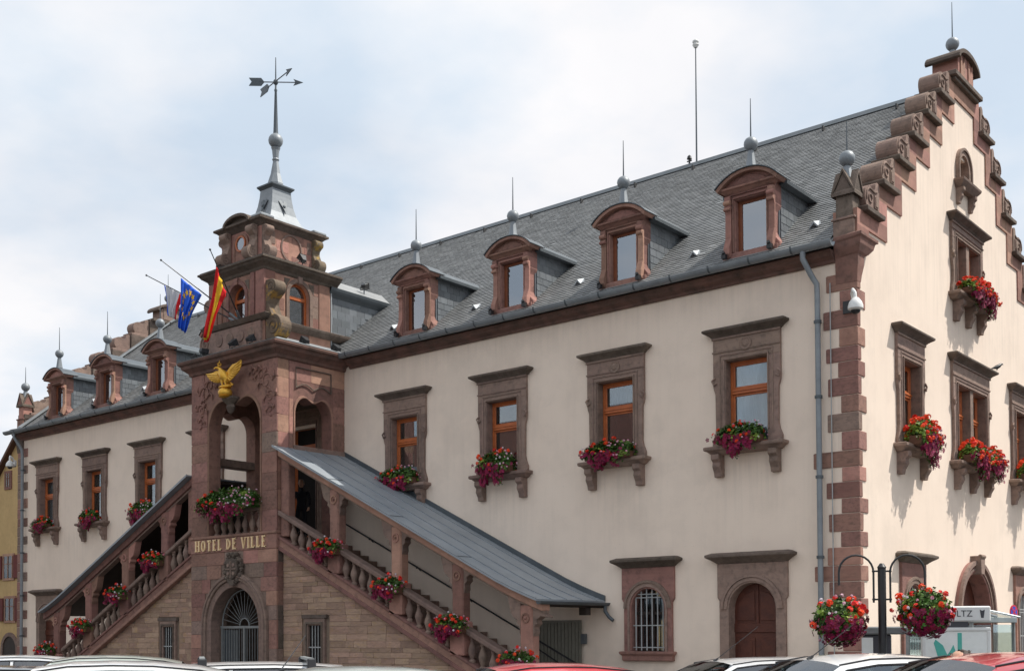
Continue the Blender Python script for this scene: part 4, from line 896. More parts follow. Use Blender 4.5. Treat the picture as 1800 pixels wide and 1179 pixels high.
# slate-hung link between tower and main roof
MB().box(AX0+.25, AX1-.10, .05, 3.2, 9.7, 11.95).build('link_wall', 'slate_grey', hall)
mb = MB(); k = 0; z = 10.28
while z < 11.9:
    y = .08-(k % 2)*.16; ym = (z+.1-9.7)/SL-.42
    while y < ym:
        a, b = max(y, .08), min(y+.32, ym+.03)
        if b-a > .06: block('slate', 'slate_grey', hall, AX1-.10, AX1-.082, a+.004, b-.004, z+.003, z+.235, .01)
        y += .32
    z += .225; k += 1
MB().prism([(AX0-.05, 11.95), (AX1+.06, 11.95), (AX1+.10, 12.04), (TC, 12.75), (AX0-.1, 12.04)], .0, 3.6, 'y').build('link_roof', 'slate', hall)
MB().loft([[(AX1-.1+o, .0, z), (AX1-.1+o, 2.7, z), (AX1-.3, 2.7, z), (AX1-.3, .0, z)] for o, z in ((.02, 11.78), (.08, 11.84), (.16, 11.90), (.20, 11.96), (.22, 12.04), (.1, 12.07))]).build('link_cornice', 'zinc_dark', hall)
# door inside the loggia
ld = make_window('loggia_door', .62, 1, 4.52, 8.0, 8.45, 'sandstone_brown', (), curtain=None, glass='shade_black'); ld.location.x = -17.65  # opaque near-black panes stand in for the unlit open doorway

# ------------------------------------------------------------------ covered stairs either side of the porch
def stair(sgn):
    """sgn +1: right flight, -1: left flight. d = distance from the porch along the wall"""
    xs = TX1 if sgn > 0 else TX0
    X = lambda d: xs+sgn*d
    if sgn > 0: M0, ms, R0, rs, F0, fs, end = 4.33, .48, 5.08, .474, 6.84, .4916, 9.36; cols = [2.28, 4.62, 6.72, 8.85]
    else: M0, ms, R0, rs, F0, fs, end = 4.05, .479, 4.86, .487, 6.38, .468, 8.75; cols = [1.55, 3.75, 5.95, 8.0]
    M = lambda d: M0-ms*d; Rl = lambda d: R0-rs*d; Fz = lambda d: F0-fs*d
    dE = (M0-.30)/ms
    flip = lambda poly: [(X(d), z) for d, z in poly]
    yF = -2.30
    body = MB().prism(flip([(.02, 0), (dE, 0), (dE, .12), (.02, M0-.25)]), yF, -.02, 'y').build('staircase', 'mortar', hall)
    # treads
    mb = MB(); n = 25; rise = (4.38-.13)/n; run = (dE+.3)/n
    for i in range(n):
        a, b = i*run, (i+1)*run; z = 4.38-rise*(i+1)
        if z-.3 > M(b)-1: pass
        mb.box(min(X(a), X(b)), max(X(a), X(b)), yF+.05, -.03, max(0, z-.5), z)
    mb.build('stair_treads', 'sandstone_brown', body)
    # coursed rubble facing
    st = []; z = .0
    holes_ = (-14.98, -13.86, 0, 2.06) if sgn > 0 else (-21.85, -20.75, 0, 2.12)
    while z < M0-.3:
        h = rng.choice([.12, .14, .16, .18, .21]); zt = z+h; d = .02; dmax = (M0-zt-.30)/ms
        while d < dmax:
            w = rng.uniform(.32, .85); e = min(d+w, dmax+.12)
            a, b = sorted((X(d), X(e)))
            if b > holes_[0] and a < holes_[1] and z < holes_[3]:
                if sgn > 0:
                    if a < holes_[0]-.12: st.append((a, holes_[0], z, min(zt, 9))); d = holes_[1]-xs
                    else: d = holes_[1]-xs
                else:
                    if b > holes_[1]+.12: st.append((holes_[1], b, z, zt)); d = xs-holes_[0]
                    else: d = xs-holes_[0]
                continue
            if e-d > .10: st.append((a, b, z, zt))
            d = e
        z = zt
    return body, X, M, Rl, Fz, st, cols, end, dE, yF, M0
stones_all = []
col_src = None
for sgn in (1, -1):
    body, X, M, Rl, Fz, st, cols, end, dE, yF, M0 = stair(sgn)
    st.sort(key=lambda q: -(q[1]-q[0])*(q[3]-q[2]))
    lim = 200 if sgn > 0 else 95
    for k, (a, b, z0, z1) in enumerate(st):
        if k < lim: block('rubble_stone', 'rubble', body, a+.0035, b-.0035, yF-.02-rng.uniform(0, .010), yF+.04, z0+.0035, z1-.0035, .012)
    mb = MB()
    for a, b, z0, z1 in st[lim:]: q = yF-.02-rng.uniform(0, .010); mb.box(a+.0035, b-.0035, q, yF+.03, z0+.0035, z1-.0035)
    mb.build('small_rubble', 'rubble', body, kind='stuff')
    fl_ = lambda poly: [(X(d), z) for d, z in poly]
    # raking string, rail
    def rake(f, t0, t1, y0, y1, nm, m, d0=0.0, d1=None, bev=.015):
        d1 = dE if d1 is None else d1
        return MB().prism(fl_([(d0, f(d0)+t0), (d1, f(d1)+t0), (d1, f(d1)+t1), (d0, f(d0)+t1)]), y0, y1, 'y').build(nm, m, body, bevel=bev)
    rake(M, -.33, .0, yF-.16, yF+.2, 'raking_string', 'sandstone_red'); rake(M, -.05, .035, yF-.20, yF+.2, 'raking_moulding', 'sandstone_red'); rake(M, -.36, -.24, yF-.19, yF+.1, 'raking_moulding', 'sandstone_red')
    rake(Rl, -.14, .0, yF-.22, yF+.10, 'stone_handrail', 'sandstone_brown', .0, dE-.25, .025)
    # columns with bracket capitals
    for ci, d in enumerate(cols):
        x = X(d); zf = Fz(d)-.20; zm = M(d); w = .18
        c = MB().box(x-w-.05, x+w+.05, yF-.20, yF+.18, zm-.02, Rl(d)+.02).box(x-w, x+w, yF-.16, yF+.14, Rl(d)+.02, zf-.02).build('column', 'sandstone_pink' if ci != 0 else 'sandstone_red', body, bevel=.035)
        mb = MB()
        for s in (-1, 1):
            # s>0: towards the porch (uphill); brackets curve up to the beam
            up = (zf+.0) if True else 0
            dd = -s; zb = Fz(d+dd*.62)-.19 if (d+dd*.62) > 0 else Fz(0)-.19
            xo = X(d+dd*.62) if (d+dd*.62) > 0 else X(0); xi = X(d+dd*w/1.0); zc = zf-.75 if s > 0 else zf-.75
            pts = [(xi, zc), (X(d+dd*(w+.04)), zc+.10), (X(d+dd*(w+.03)), zc+.22), (X(d+dd*(w+.12)), zc+.30), (X(d+dd*(w+.10)), zc+.38), (X(d+dd*(w+.24)), zc+.47)]
            zz1 = Fz(d+dd*(w+.42))-.19; pts += [(X(d+dd*(w+.30)), min(zc+.56, Fz(d+dd*(w+.30))-.26)), (X(d+dd*(w+.42)), zz1-.03), (X(d+dd*(w+.42)), zz1+.01), (xi, Fz(d+dd*w)-.18)]
            mb.prism(pts, yF-.13, yF+.10, 'y')
        mb.build('capital_bracket', 'sandstone_brown' if sgn > 0 else 'sandstone_pink', c, bevel=.012)
        mb = MB(); zr = zf-.32; mb.prism(arc(x, zr, .12, 0, 360, 14)+arc(x, zr, .085, 360, 0, 14), yF-.185, yF-.12, 'y'); mb.ball((x, yF-.17, zr), .035, 8); mb.build('capital_rosette', 'sandstone_pink', c)
    # half column against the porch
    MB().box(min(X(.02), X(.36)), max(X(.02), X(.36)), yF-.12, yF+.14, M0, Fz(.2)-.2).build('half_column', 'sandstone_red', body, bevel=.03)
    # balusters
    segs = [(.36, cols[0]-.23)]+[(cols[i]+.23, cols[i+1]-.23) for i in range(len(cols)-1)]
    for a, b in segs:
        n = max(2, round((b-a)/.34)); 
        for i in range(n):
            d = a+(b-a)*(i+.5)/n; o = inst(bal, 'baluster', body, (X(d), yF-.06, M(d)+.0)); o.scale = (1.05, 1.05, (Rl(d)-.13-M(d)+.03)/.62)
    # roof: beam, boards, zinc sheets with seams
    zc = lambda d: Fz(d)+(max(0, d-(end-1.6))**2)*.05
    dd = [0, 1, 2, 3, 4, 5, 6, 7, end-1.2, end-.7, end-.3, end]
    dd = sorted(set(x for x in dd if x <= end))
    MB().prism([(X(d), zc(d)-.02) for d in dd]+[(X(d), zc(d)-.24) for d in dd[::-1]], yF-.22, yF+.10, 'y').build('raking_beam', 'sandstone_pink' if sgn > 0 else 'sandstone_red', body, bevel=.015)
    MB().prism([(X(d), zc(d)-.24) for d in dd]+[(X(d), zc(d)-.30) for d in dd[::-1]], yF-.14, yF+.06, 'y').build('beam_moulding', 'sandstone_brown', body)
    MB().prism([(X(d), zc(d)-.04) for d in dd]+[(X(d), zc(d)-.12) for d in dd[::-1]], yF+.10, -.02, 'y').build('roof_boarding', 'wood_dark', body)
    MB().prism([(X(d), zc(d)+.03) for d in dd]+[(X(d), zc(d)-.015) for d in dd[::-1]], yF-.42, -.01, 'y').build('stair_roof', 'zinc_roof', body, smooth=25)
    ys = [yF-.41, yF+.14, yF+.74, yF+1.34, yF+1.94]
    for y in ys: MB().prism([(X(d), zc(d)+.05) for d in dd]+[(X(d), zc(d)+.02) for d in dd[::-1]], y-.008, y+.008, 'y').build('standing_seam', 'zinc', body)
    MB().prism([(X(d), zc(d)+.16) for d in dd]+[(X(d), zc(d)+.02) for d in dd[::-1]], -.05, .0, 'y').build('wall_flashing', 'zinc_dark', body)
    for d in (2.3, 4.6, 6.9): MB().prism([(X(d), zc(d)+.04), (X(d+.03), zc(d+.03)+.04), (X(d+.03), zc(d+.03)+.02), (X(d), zc(d)+.02)], yF-.40, yF+.12, 'y').build('sheet_joint', 'zinc_dark', body)
    if sgn > 0:
        g = MB().prism(arc(0, 0, .075, 180, 360, 8)+arc(0, 0, .06, 360, 180, 8), yF-.42, .0, 'y').build('stair_gutter', 'zinc_dark', body, smooth=True, loc=(X(end)+.07, 0, zc(end)-.02))
        MB().tube([(X(end)+.07, -.12, zc(end)-.08), (X(end)+.07, -.12, zc(end)-.22), (X(end)+.18, -.12, zc(end)-.36), (X(end)+.30, -.12, zc(end)-.45)], .045, 8).build('gutter_spout', 'zinc_dark', body, smooth=True)
        MB().box(X(end)-.25, X(end)-.05, -.75, -.55, zc(end)-.32, zc(end)-.10).box(X(end)-.2, X(end)-.05, yF+.1, -.02, zc(end)-.14, zc(end)-.05).build('roof_bracket', 'wood_dark', body)
    # iron wall rail
    zo = .48 if sgn > 0 else .4
    MB().cyl((X(.2), -.14, Rl(.2)-.15), (X(end-.6), -.14, Rl(end-.6)-.15), .022).build('iron_handrail', 'iron', body)
    for d in (1.2, 3.1, 5.0, 6.9): MB().cyl((X(d), -.14, Rl(d)-.15), (X(d), .0, Rl(d)-.25), .012).ball((X(d), -.14, Rl(d)-.16), .035, 8).build('rail_bracket', 'iron', body)
    # barred slit window
    wx = -14.42 if sgn > 0 else -21.3; zt = 2.05
    P = [(wx-.50, 0), (wx-.27, 0), (wx-.27, 1.86), (wx+.27, 1.86), (wx+.27, 0), (wx+.50, 0), (wx+.50, zt), (wx-.50, zt)]
    sw = MB().prism([(wx-.42, 0), (wx-.26, 0), (wx-.26, 1.86), (wx+.26, 1.86), (wx+.26, 0), (wx+.42, 0), (wx+.42, zt), (wx-.42, zt)], yF-.08, yF+.1, 'y').build('slit_window', 'sandstone_brown', body, bevel=.01)
    MB().prism([(wx-.34, 0), (wx-.30, 0), (wx-.30, 1.9), (wx+.30, 1.9), (wx+.30, 0), (wx+.34, 0), (wx+.34, 1.95), (wx-.34, 1.95)], yF-.11, yF-.07, 'y').box(wx-.50, wx+.50, yF-.10, yF+.02, zt, zt+.10).build('slit_moulding', 'sandstone_dark', sw)
    MB().box(wx-.26, wx+.26, yF-.005, yF-.001, 0, 1.86).build('slit_dark', 'shade_black', sw)
    for x in (-.12, 0, .12): MB().cyl((wx+x, yF-.035, 0), (wx+x, yF-.035, 1.86), .013, n=6).build('window_bar', 'iron_pale', sw)
    for z in (.55, 1.25): MB().box(wx-.26, wx+.26, yF-.045, yF-.03, z, z+.03).build('window_bar', 'iron_pale', sw)
    if sgn < 0: MB().prism([(X(.0), 4.3), (X(.0), Fz(0)-.2), (X(5.6), Fz(5.6)-.2), (X(5.6), Rl(5.6)-1.0)], -.06, -.01, 'y').build('wall_shade_sheet', 'wood_dark', body)  # dark sheet added over the plaster for the deep shade behind this flight

# grey slatted gate folded against the wall under the right-hand roof
gp = empty('folded_gate', (-7.85, -.08, 0), 0, 'pale grey slatted metal gate folded against the wall below the stair roof', 'gate')
MB().box(-.72, .72, -.02, .02, 1.88, 1.94).box(-.72, .72, -.02, .02, .15, .21).box(-.72, -.66, -.02, .02, .21, 1.88).box(.66, .72, -.02, .02, .21, 1.88).build('gate_frame', 'gate_panel', gp)
for k in range(12): MB().box(-.65+k*.109, -.65+k*.109+.092, -.012, .012, .21, 1.88).build('slat', 'gate_panel', gp)
MB().box(.74, .86, -.05, .05, 1.35, 1.6).build('hinge_box', 'zinc_dark', gp)
MB().cyl((-.66, -.05, 1.25), (.68, -.05, .55), .018).build('diagonal_bar', 'iron', gp)

# ------------------------------------------------------------------ gilt eagle
eg = empty('gilt_eagle', (-17.76, TY-.30, 8.47), 0, 'gilded double-winged eagle with crown standing on a ball over the porch arch', 'eagle statue')
MB().ball((0, 0, .14), .25, 20, .8).lathe([(.10, -.06), (.2, -.03), (.24, .0)], (0, 0, 0), 16).build('ball', 'gold', eg, smooth=True)
mb = MB(); mb.lathe([(.20, .30), (.24, .33), (.22, .37), (.05, .39)], (0, 0, 0), 16, 1.3, .8)
mb.build('base', 'gold', eg, smooth=40)
mb = MB(); mb.tube([(.10, .06, .50), (.05, .02, .60), (-.02, -.02, .72), (-.10, -.04, .86), (-.17, -.06, .96), (-.22, -.08, 1.04), (-.25, -.13, 1.07)], [.06, .13, .17, .15, .09, .065, .05], 14)
mb.tube([(-.25, -.10, 1.07), (-.30, -.18, 1.07), (-.31, -.24, 1.04), (-.305, -.25, 1.0)], [.05, .035, .02, .006], 8)
for x in (-.08, .10): mb.tube([(x-.0, -.04, .62), (x-.02, -.06, .50), (x, -.05, .40)], [.07, .045, .03], 8); [mb.tube([(x, -.05, .40), (x+dx_, -.14, .385)], [.022, .01], 5) for dx_ in (-.05, 0, .05)]
mb.build('body', 'gold', eg, smooth=True)
for s in (-1, 1):
    wmb = MB()
    if s < 0: root = (-.12, .04, .80); tips = [(-1.12, .98), (-1.02, .86), (-.92, .76), (-.80, .68), (-.66, .62), (-.52, .58), (-.38, .56), (-.26, .56)]; lead = [(-.12, .82), (-.30, 1.0), (-.55, 1.02), (-.80, .98), (-1.12, .98)]
    else: root = (.04, .04, .78); tips = [(.90, 1.20), (.90, 1.07), (.87, .95), (.80, .84), (.69, .76), (.55, .68), (.42, .60), (.28, .54)]; lead = [(.02, .86), (.20, 1.0), (.40, 1.12), (.64, 1.14), (.90, 1.20)]
    wmb.prism(lead+[t for t in tips[1:]]+[(.12*s, .62)], .0, .035, 'y')
    w_ = wmb.build('wing', 'gold', eg, bevel=.008)
    for k, (tx, tz) in enumerate(tips):
        bx, bz = root[0]+(tx-root[0])*.32, root[2]+(tz-root[2])*.32
        n_ = Vector((tz-bz, -(tx-bx))).normalized()*.045
        f_ = MB().loft([[(bx-n_.x, -.012, bz-n_.y), (bx, -.035, bz), (bx+n_.x, -.012, bz+n_.y), (bx, .0, bz)], [((bx+tx)/2-n_.x*1.2, -.016, (bz+tz)/2-n_.y*1.2), ((bx+tx)/2, -.04, (bz+tz)/2), ((bx+tx)/2+n_.x*1.2, -.016, (bz+tz)/2+n_.y*1.2), ((bx+tx)/2, .0, (bz+tz)/2)], [(tx-n_.x*.3, -.01, tz-n_.y*.3), (tx, -.02, tz), (tx+n_.x*.3, -.01, tz+n_.y*.3), (tx, 0, tz)]]).build('feather', 'gold', w_)
mb = MB()
for k in range(5): a = -.5+k*.25; mb.prism([(.08+.3*math.sin(a)*.2, .55), (.14+.3*math.sin(a)*.2, .55), (.2+.42*math.sin(a), .40), (.12+.42*math.sin(a), .36)], .04, .07, 'y')
mb.build('tail', 'gold', eg)
mb = MB(); mb.lathe([(.06, 1.13), (.065, 1.16), (.05, 1.17)], (-.23, -.08, 0), 10)
for k in range(6): a = k*math.pi/3; mb.tube([(-.23+.055*math.cos(a), -.08+.055*math.sin(a), 1.16), (-.23+.075*math.cos(a), -.08+.075*math.sin(a), 1.22), (-.23, -.08, 1.26)], .010, 5)
mb.ball((-.23, -.08, 1.285), .022, 8).box(-.235, -.225, -.085, -.075, 1.29, 1.36).build('crown', 'gold', eg)

eg.scale = (.82, .82, .79)
# ------------------------------------------------------------------ flags on slanting poles
def flag(base, tip, A, B, Pb, mats, label, pname, stars=False):
    r = empty('flag', base, 0, label, 'flag'); bv = Vector(base)
    L = lambda p: tuple(Vector(p)-bv)
    MB().cyl((0, 0, 0), L(tip), .022, .012, 8).ball(L(tip), .03, 8).build('flagpole', 'iron', r)
    MB().cyl(tuple((Vector(tip)-bv).normalized()*-.12), tuple((Vector(tip)-bv).normalized()*.35), .038, n=8).build('pole_socket', 'zinc', r)
    A, B, Pb = Vector(A), Vector(B), Vector(Pb); nI, nJ = 24, 20
    side = (B-A).normalized(); nr = side.cross(Vector((0, 0, 1))).normalized()
    def P(i, j):
        u = i/nI; v = j/nJ; H = A.lerp(B, u); bot = Pb+side*((u-.5)*.16)
        p = H.lerp(bot, v); sag = math.sin(math.pi*v)*.06*(1-2*abs(u-.5)); p = p+side*(.05*math.sin(v*5+u*3)*v)
        return p+nr*((.075*math.sin(u*17+v*2.2)+.04*math.sin(u*31-v*3))*(.25+.75*v)*(1-.25*v))-Vector((0, 0, sag))
    n = len(mats)
    for k, m in enumerate(mats):
        a, b = [0, 6, 18, 24][k:k+2] if n == 3 and m != mats[1] and not stars else (0, 24)
        if n == 1: a, b = 0, nI
        elif n == 3: a, b = ((0, 7), (7, 16), (16, 24))[k] if m != 'x' and mats[0] != 'flag_blue' else ((0, 2), (2, 20), (20, 24))[k]
        mb = MB()
        for i in range(a, b):
            for j in range(nJ): mb.add([tuple(P(i, j)-bv), tuple(P(i+1, j)-bv), tuple(P(i+1, j+1)-bv), tuple(P(i, j+1)-bv)], [(0, 1, 2, 3)])
        o = mb.build('cloth' if n == 1 else 'stripe', m, r, smooth=True, merge=True)
        so_ = o.modifiers.new('thick', 'SOLIDIFY'); so_.thickness = .008; so_.offset = 0
    if stars:
        for q in range(12):
            a = q*math.pi/6; cu, cv = .5+.34*math.cos(a), .42+.28*math.sin(a)
            for sd_ in (-1, 1):
                mb = MB(); pts = []
                for t in range(10):
                    rr = .11 if t % 2 == 0 else .045; aa = t*math.pi/5+math.pi/2
                    pts.append(tuple(P((cu+rr*math.cos(aa))*nI, (cv+rr*.75*math.sin(aa))*nJ)-bv+nr*(.012*sd_)))
                mb.add([tuple(P(cu*nI, cv*nJ)-bv+nr*(.014*sd_))]+pts, [(0, 1+t, 1+(t+1) % 10) for t in range(10)])
                mb.build('star', 'flag_yellow', r)
    return r
flag((-17.62, -2.45, 10.72), (-18.63, -4.40, 12.23), (-18.34, -3.94, 11.77), (-18.03, -3.45, 11.34), (-18.50, -3.80, 10.33), ['flag_blue'], 'drooping blue flag with a ring of yellow stars on a slanting pole', 'pole', True)
flag((-17.60, -2.45, 10.78), (-16.04, -4.60, 11.92), (-16.45, -4.10, 11.66), (-17.10, -3.28, 11.18), (-17.50, -3.70, 9.92), ['flag_red', 'flag_yellow', 'flag_red'], 'drooping red and yellow striped flag nearest the tower window', 'pole')
flag((-17.66, -2.45, 10.66), (-20.45, -3.70, 12.33), (-19.90, -3.45, 11.98), (-19.30, -3.20, 11.62), (-19.62, -3.38, 10.98), ['flag_blue', 'flag_white', 'flag_red'], 'white, blue and red flag hanging half hidden behind the blue flag', 'pole')

# ------------------------------------------------------------------ flowers
def flower_meshes(seed, w, hgt, d, hang, nl=1000, bright=0, ball=False):
    """bright=1: more orange heads and pale leaves"""
    r = random.Random(seed); out = {}
    def spot(kind):
        if ball:
            while True:
                a = r.uniform(0, 2*math.pi); z = r.uniform(-1, 1); rr = math.sqrt(1-z*z)
                if z < -.55 and kind == 'leaf' and r.random() < .5: continue
                q = r.uniform(.80, 1.08)*(1+.10*math.sin(3*a+seed)*rr)
                n = Vector((math.cos(a)*rr, math.sin(a)*rr, z)); return Vector((n.x*w/2*q, n.y*d*q, z*hgt*q)), n
        x = r.uniform(-1, 1); t = r.uniform(0, 1)
        if kind == 'hang':
            x = r.gauss(-.12, .30)*w/2*1.2; z = -hang*r.uniform(0, 1)**.8*(1-min(1, abs(x)/(w*.5))**2*.7)*(1+.35*math.sin(x*11+seed))+.16; y = -d*r.uniform(.55, 1.02)-.05; return Vector((x, y, z)), Vector((x*.5, -1, -.1)).normalized()
        a = r.uniform(-.1, math.pi); z = math.sin(a)*hgt*r.uniform(.75, 1.05)*(1-.35*abs(x)**2.5); y = -d*.5-math.cos(a)*d*.55*r.uniform(.8, 1.05)
        return Vector((x*w/2, y, z)), Vector((x*.6, -math.cos(a), math.sin(a)+.2)).normalized()
    def leaf(mb, p, n, sz):
        t = Vector((r.uniform(-1, 1), r.uniform(-1, 1), r.uniform(-.6, 1))); t = (t-n*t.dot(n)*.5).normalized(); s_ = t.cross(n).normalized()*sz*.5; e = t*sz; dp = n*sz*.22
        mb.add([tuple(p-s_*.4-e*.4), tuple(p-s_+dp), tuple(p+e*.6), tuple(p+s_+dp), tuple(p+s_*.4-e*.4), tuple(p)], [(0, 1, 5), (1, 2, 5), (2, 3, 5), (3, 4, 5)])
    def bloom(mb, p, n, sz, k=5):
        u = n.orthogonal().normalized(); v = n.cross(u); a0 = r.uniform(0, 6)
        for i in range(k):
            a = a0+i*2*math.pi/k; dv = u*math.cos(a)+v*math.sin(a); ev = (u*math.cos(a+1.57)+v*math.sin(a+1.57))
            mb.add([tuple(p), tuple(p+dv*sz*.75-ev*sz*.42+n*sz*.15), tuple(p+dv*sz*1.05+n*sz*.08), tuple(p+dv*sz*.75+ev*sz*.42+n*sz*.15)], [(0, 1, 2, 3)])
    def head(mb, p, n, R_):
        for i in range(13):
            q = Vector((r.gauss(0, 1), r.gauss(0, 1), r.gauss(0, 1))).normalized(); q = (q+n*.5).normalized(); bloom(mb, p+q*R_*.8, q, R_*.62, 5)
    L1, L2, RD, OR, MG, PK, WH = (MB() for _ in range(7))
    for i in range(nl):
        p, n = spot('leaf'); p = p*1.0; q = r.random()**.5
        leaf(L2 if (math.sin(p.x*9+seed)+math.sin(p.z*13+p.x*3) > .9-.9*bright and r.random() < .8) else L1, p-n*r.uniform(0, .14), (n+Vector((r.uniform(-.7, .7), r.uniform(-.7, .7), r.uniform(-.5, .9)))).normalized(), r.uniform(.05, .085))
    for i in range(int(nl*.20)):
        if not ball: p, n = spot('hang'); leaf(L1, p-n*.03, (n+Vector((r.uniform(-.6, .6), 0, r.uniform(-.6, .6)))).normalized(), r.uniform(.04, .07))
    nr_ = int(27*w*(1+1.0*bright)) if not ball else 36
    for i in range(nr_):
        p, n = spot('leaf')
        if ball and p.z < -.25*hgt: continue
        if not ball and p.x > w*.15 and r.random() < .75-.5*bright: continue
        head(RD if r.random() < .6-.4*bright else OR, p+n*.04, n, r.uniform(.035, .055))
    for i in range(int(34*w*(1-.7*bright)) if not ball else 34):
        p, n = spot('leaf')
        if ball and p.z < -.3: continue
        if not ball and (p.x < -w*.05 and r.random() < .85): continue
        head(PK if r.random() < .7 else WH, p+n*.035, n, r.uniform(.018, .03))
    for i in range(int((170+50*bright)*w) if not ball else 560):
        if ball:
            p, n = spot('x')
            if p.z > .04 or (p.x < -.05*w and r.random() < .7): continue
            p = p*1.03
        else: p, n = spot('hang')
        bloom(MG, p+n*.02, (n+Vector((r.uniform(-.4, .4), r.uniform(-.3, .3), r.uniform(-.3, .3)))).normalized(), r.uniform(.038, .058))
    return L1, L2, RD, OR, MG, PK, WH
def flower_box(seed, w, hgt, d, hang, nl=1000, planter=True, bright=0):
    root = empty('flower_box', (0, 0, 0), 0, None, 'flower box')
    if planter: MB().box(-w/2+.06, w/2-.06, -d*.85, -.08, -.06, .12).build('planter', 'planter', root, bevel=.01)
    for mb, nm, m in zip(flower_meshes(seed, w, hgt, d, hang, nl, bright), ('leaves', 'pale_leaves', 'red_blooms', 'orange_blooms', 'magenta_blooms', 'pink_blooms', 'white_blooms'), ('leaf', 'leaf_bright', 'bloom_red', 'bloom_orange', 'bloom_magenta', 'bloom_pink', 'bloom_white')):
        if mb.v: mb.build(nm, m, root, kind='stuff')
    return root
protoA = [flower_box(3+i, 1.25, .48, .38, .44, 1300) for i in range(3)]+[flower_box(13+i, 1.3, .52, .42, .5, 1400, bright=1) for i in range(2)]; usedp = set()  # bright boxes put the gable's sunlight into orange blooms and pale leaves
GR = 'flower boxes on the window sills'
def place_box(k, x, y, z, rz, label, sc=1, group=GR, mir=False):
    q = k if k >= 3 and k < 5 and rz else k % 3; p = protoA[q]
    if q in usedp: p = copy_tree(p)
    usedp.add(q); p.location = (x, y, z); p.rotation_euler.z = rz; p.scale = (sc*(-1 if mir else 1)*(1+.12*math.sin(k*7.3+x*3+y)), sc*(1+.1*math.sin(x*5+1)), sc*(1+.16*math.sin(x*2.3+y*3+z))); tag(p, label, 'flower box', group); return p
fl_lab = ['red and pink geraniums on the upper window sill beside the downpipe', 'geraniums on the upper sill second from the downpipe, with curtains drawn aside',
          'red geraniums on the third upper window from the downpipe', 'geraniums on the upper window sill that the right stair roof runs under',
          None, 'flowers on the upper sill half hidden behind the left stair roof', 'leafy flower box on the middle of the three left upper windows', 'flower box on the leftmost upper window of the long front']
for i, x in enumerate(UPC):
    if fl_lab[i]: place_box(i, x-.02, -.10, 5.83, 0, fl_lab[i], 1.0 if i < 4 else .92, mir=i in (6, 7))
place_box(3, .10, 2.87, 5.83, math.pi/2, 'sunlit orange and magenta flowers on the gable window nearest the corner')
place_box(4, .10, 6.35, 5.83, math.pi/2, 'left half of the sunlit flowers on the double first-floor gable window')
place_box(3, .10, 7.6, 5.83, math.pi/2, 'right half of the sunlit flowers on the double first-floor gable window')
place_box(4, .10, 11.15, 5.83, math.pi/2, 'sunlit flowers on the gable window cut by the right edge')
place_box(3, .10, 6.45, 10.03, math.pi/2, 'left half of the flowers on the high gable window', .9)
place_box(4, .10, 7.3, 10.03, math.pi/2, 'right half of the flowers on the high gable window', .9)
# porch balustrade box and stair boxes
big = flower_box(31, 2.6, .60, .46, .46, 4200, False, bright=-.4); big.location = (TC-.05, TY+.02, 5.24); tag(big, 'long mass of green leaves and magenta petunias over the porch balustrade', 'flower box')
sb0 = flower_box(41, .95, .42, .36, .34, 620); sb1 = flower_box(43, .95, .42, .36, .34, 620)
sl = [((-13.62, 3.76), 'flowers on the right stair rail at the column nearest the porch'), ((-11.28, 2.68), 'flowers on the right stair rail at its second column'), ((-9.15, 1.68), 'flowers on the right stair rail at its third column'), ((-7.08, .85), 'red geraniums at the foot of the right stair behind the red car'),
      ((-21.7, 3.80), 'flowers on the left stair rail nearest the porch'), ((-23.75, 2.80), 'flowers on the left stair rail at its second column'), ((-25.9, 1.78), 'flowers on the left stair rail near its lower end'), ((-28.2, .95), 'low red geraniums at the foot of the left stair')]
for i, ((x, z), lab) in enumerate(sl):
    b = sb0 if i == 0 else sb1 if i == 1 else copy_tree((sb0, sb1)[i % 2])
    b.location = (x, -2.44, z); b.scale = (1, 1, 1); tag(b, lab, 'flower box', 'flower boxes along the stair rails')

# ------------------------------------------------------------------ hanging baskets on the forked pole
px_, py_ = 2.70, -5.56
pole = empty('basket_pole', (px_, py_, .13), 0, 'black iron post with two hooped arms carrying flower baskets', 'plant pole')
pole.rotation_euler.z = TH+.0
MB().cyl((0, 0, 0), (0, 0, 2.50), .062, n=16).cyl((0, 0, 0), (0, 0, .25), .10, n=16).lathe([(.062, 2.48), (.07, 2.5), (.03, 2.56)], (0, 0, 0), 16).build('post', 'iron', pole, smooth=40)
for s in (-1, 1):
    pts = [(s*.13, 0, 1.95), (s*.13, 0, 2.42)]+[(s*(.40-.27*math.cos(rad(a))), 0, 2.42+.27*math.sin(rad(a))) for a in range(15, 181, 15)]+[(s*.67, 0, 2.22)]
    MB().tube(pts, .017, 8).build('arm', 'iron', pole, smooth=True)
    for z in (2.0, 2.44): MB().cyl((0, 0, z), (s*.15, 0, z), .014).ball((s*.13, 0, z), .026, 8).build('arm_clamp', 'iron', pole)
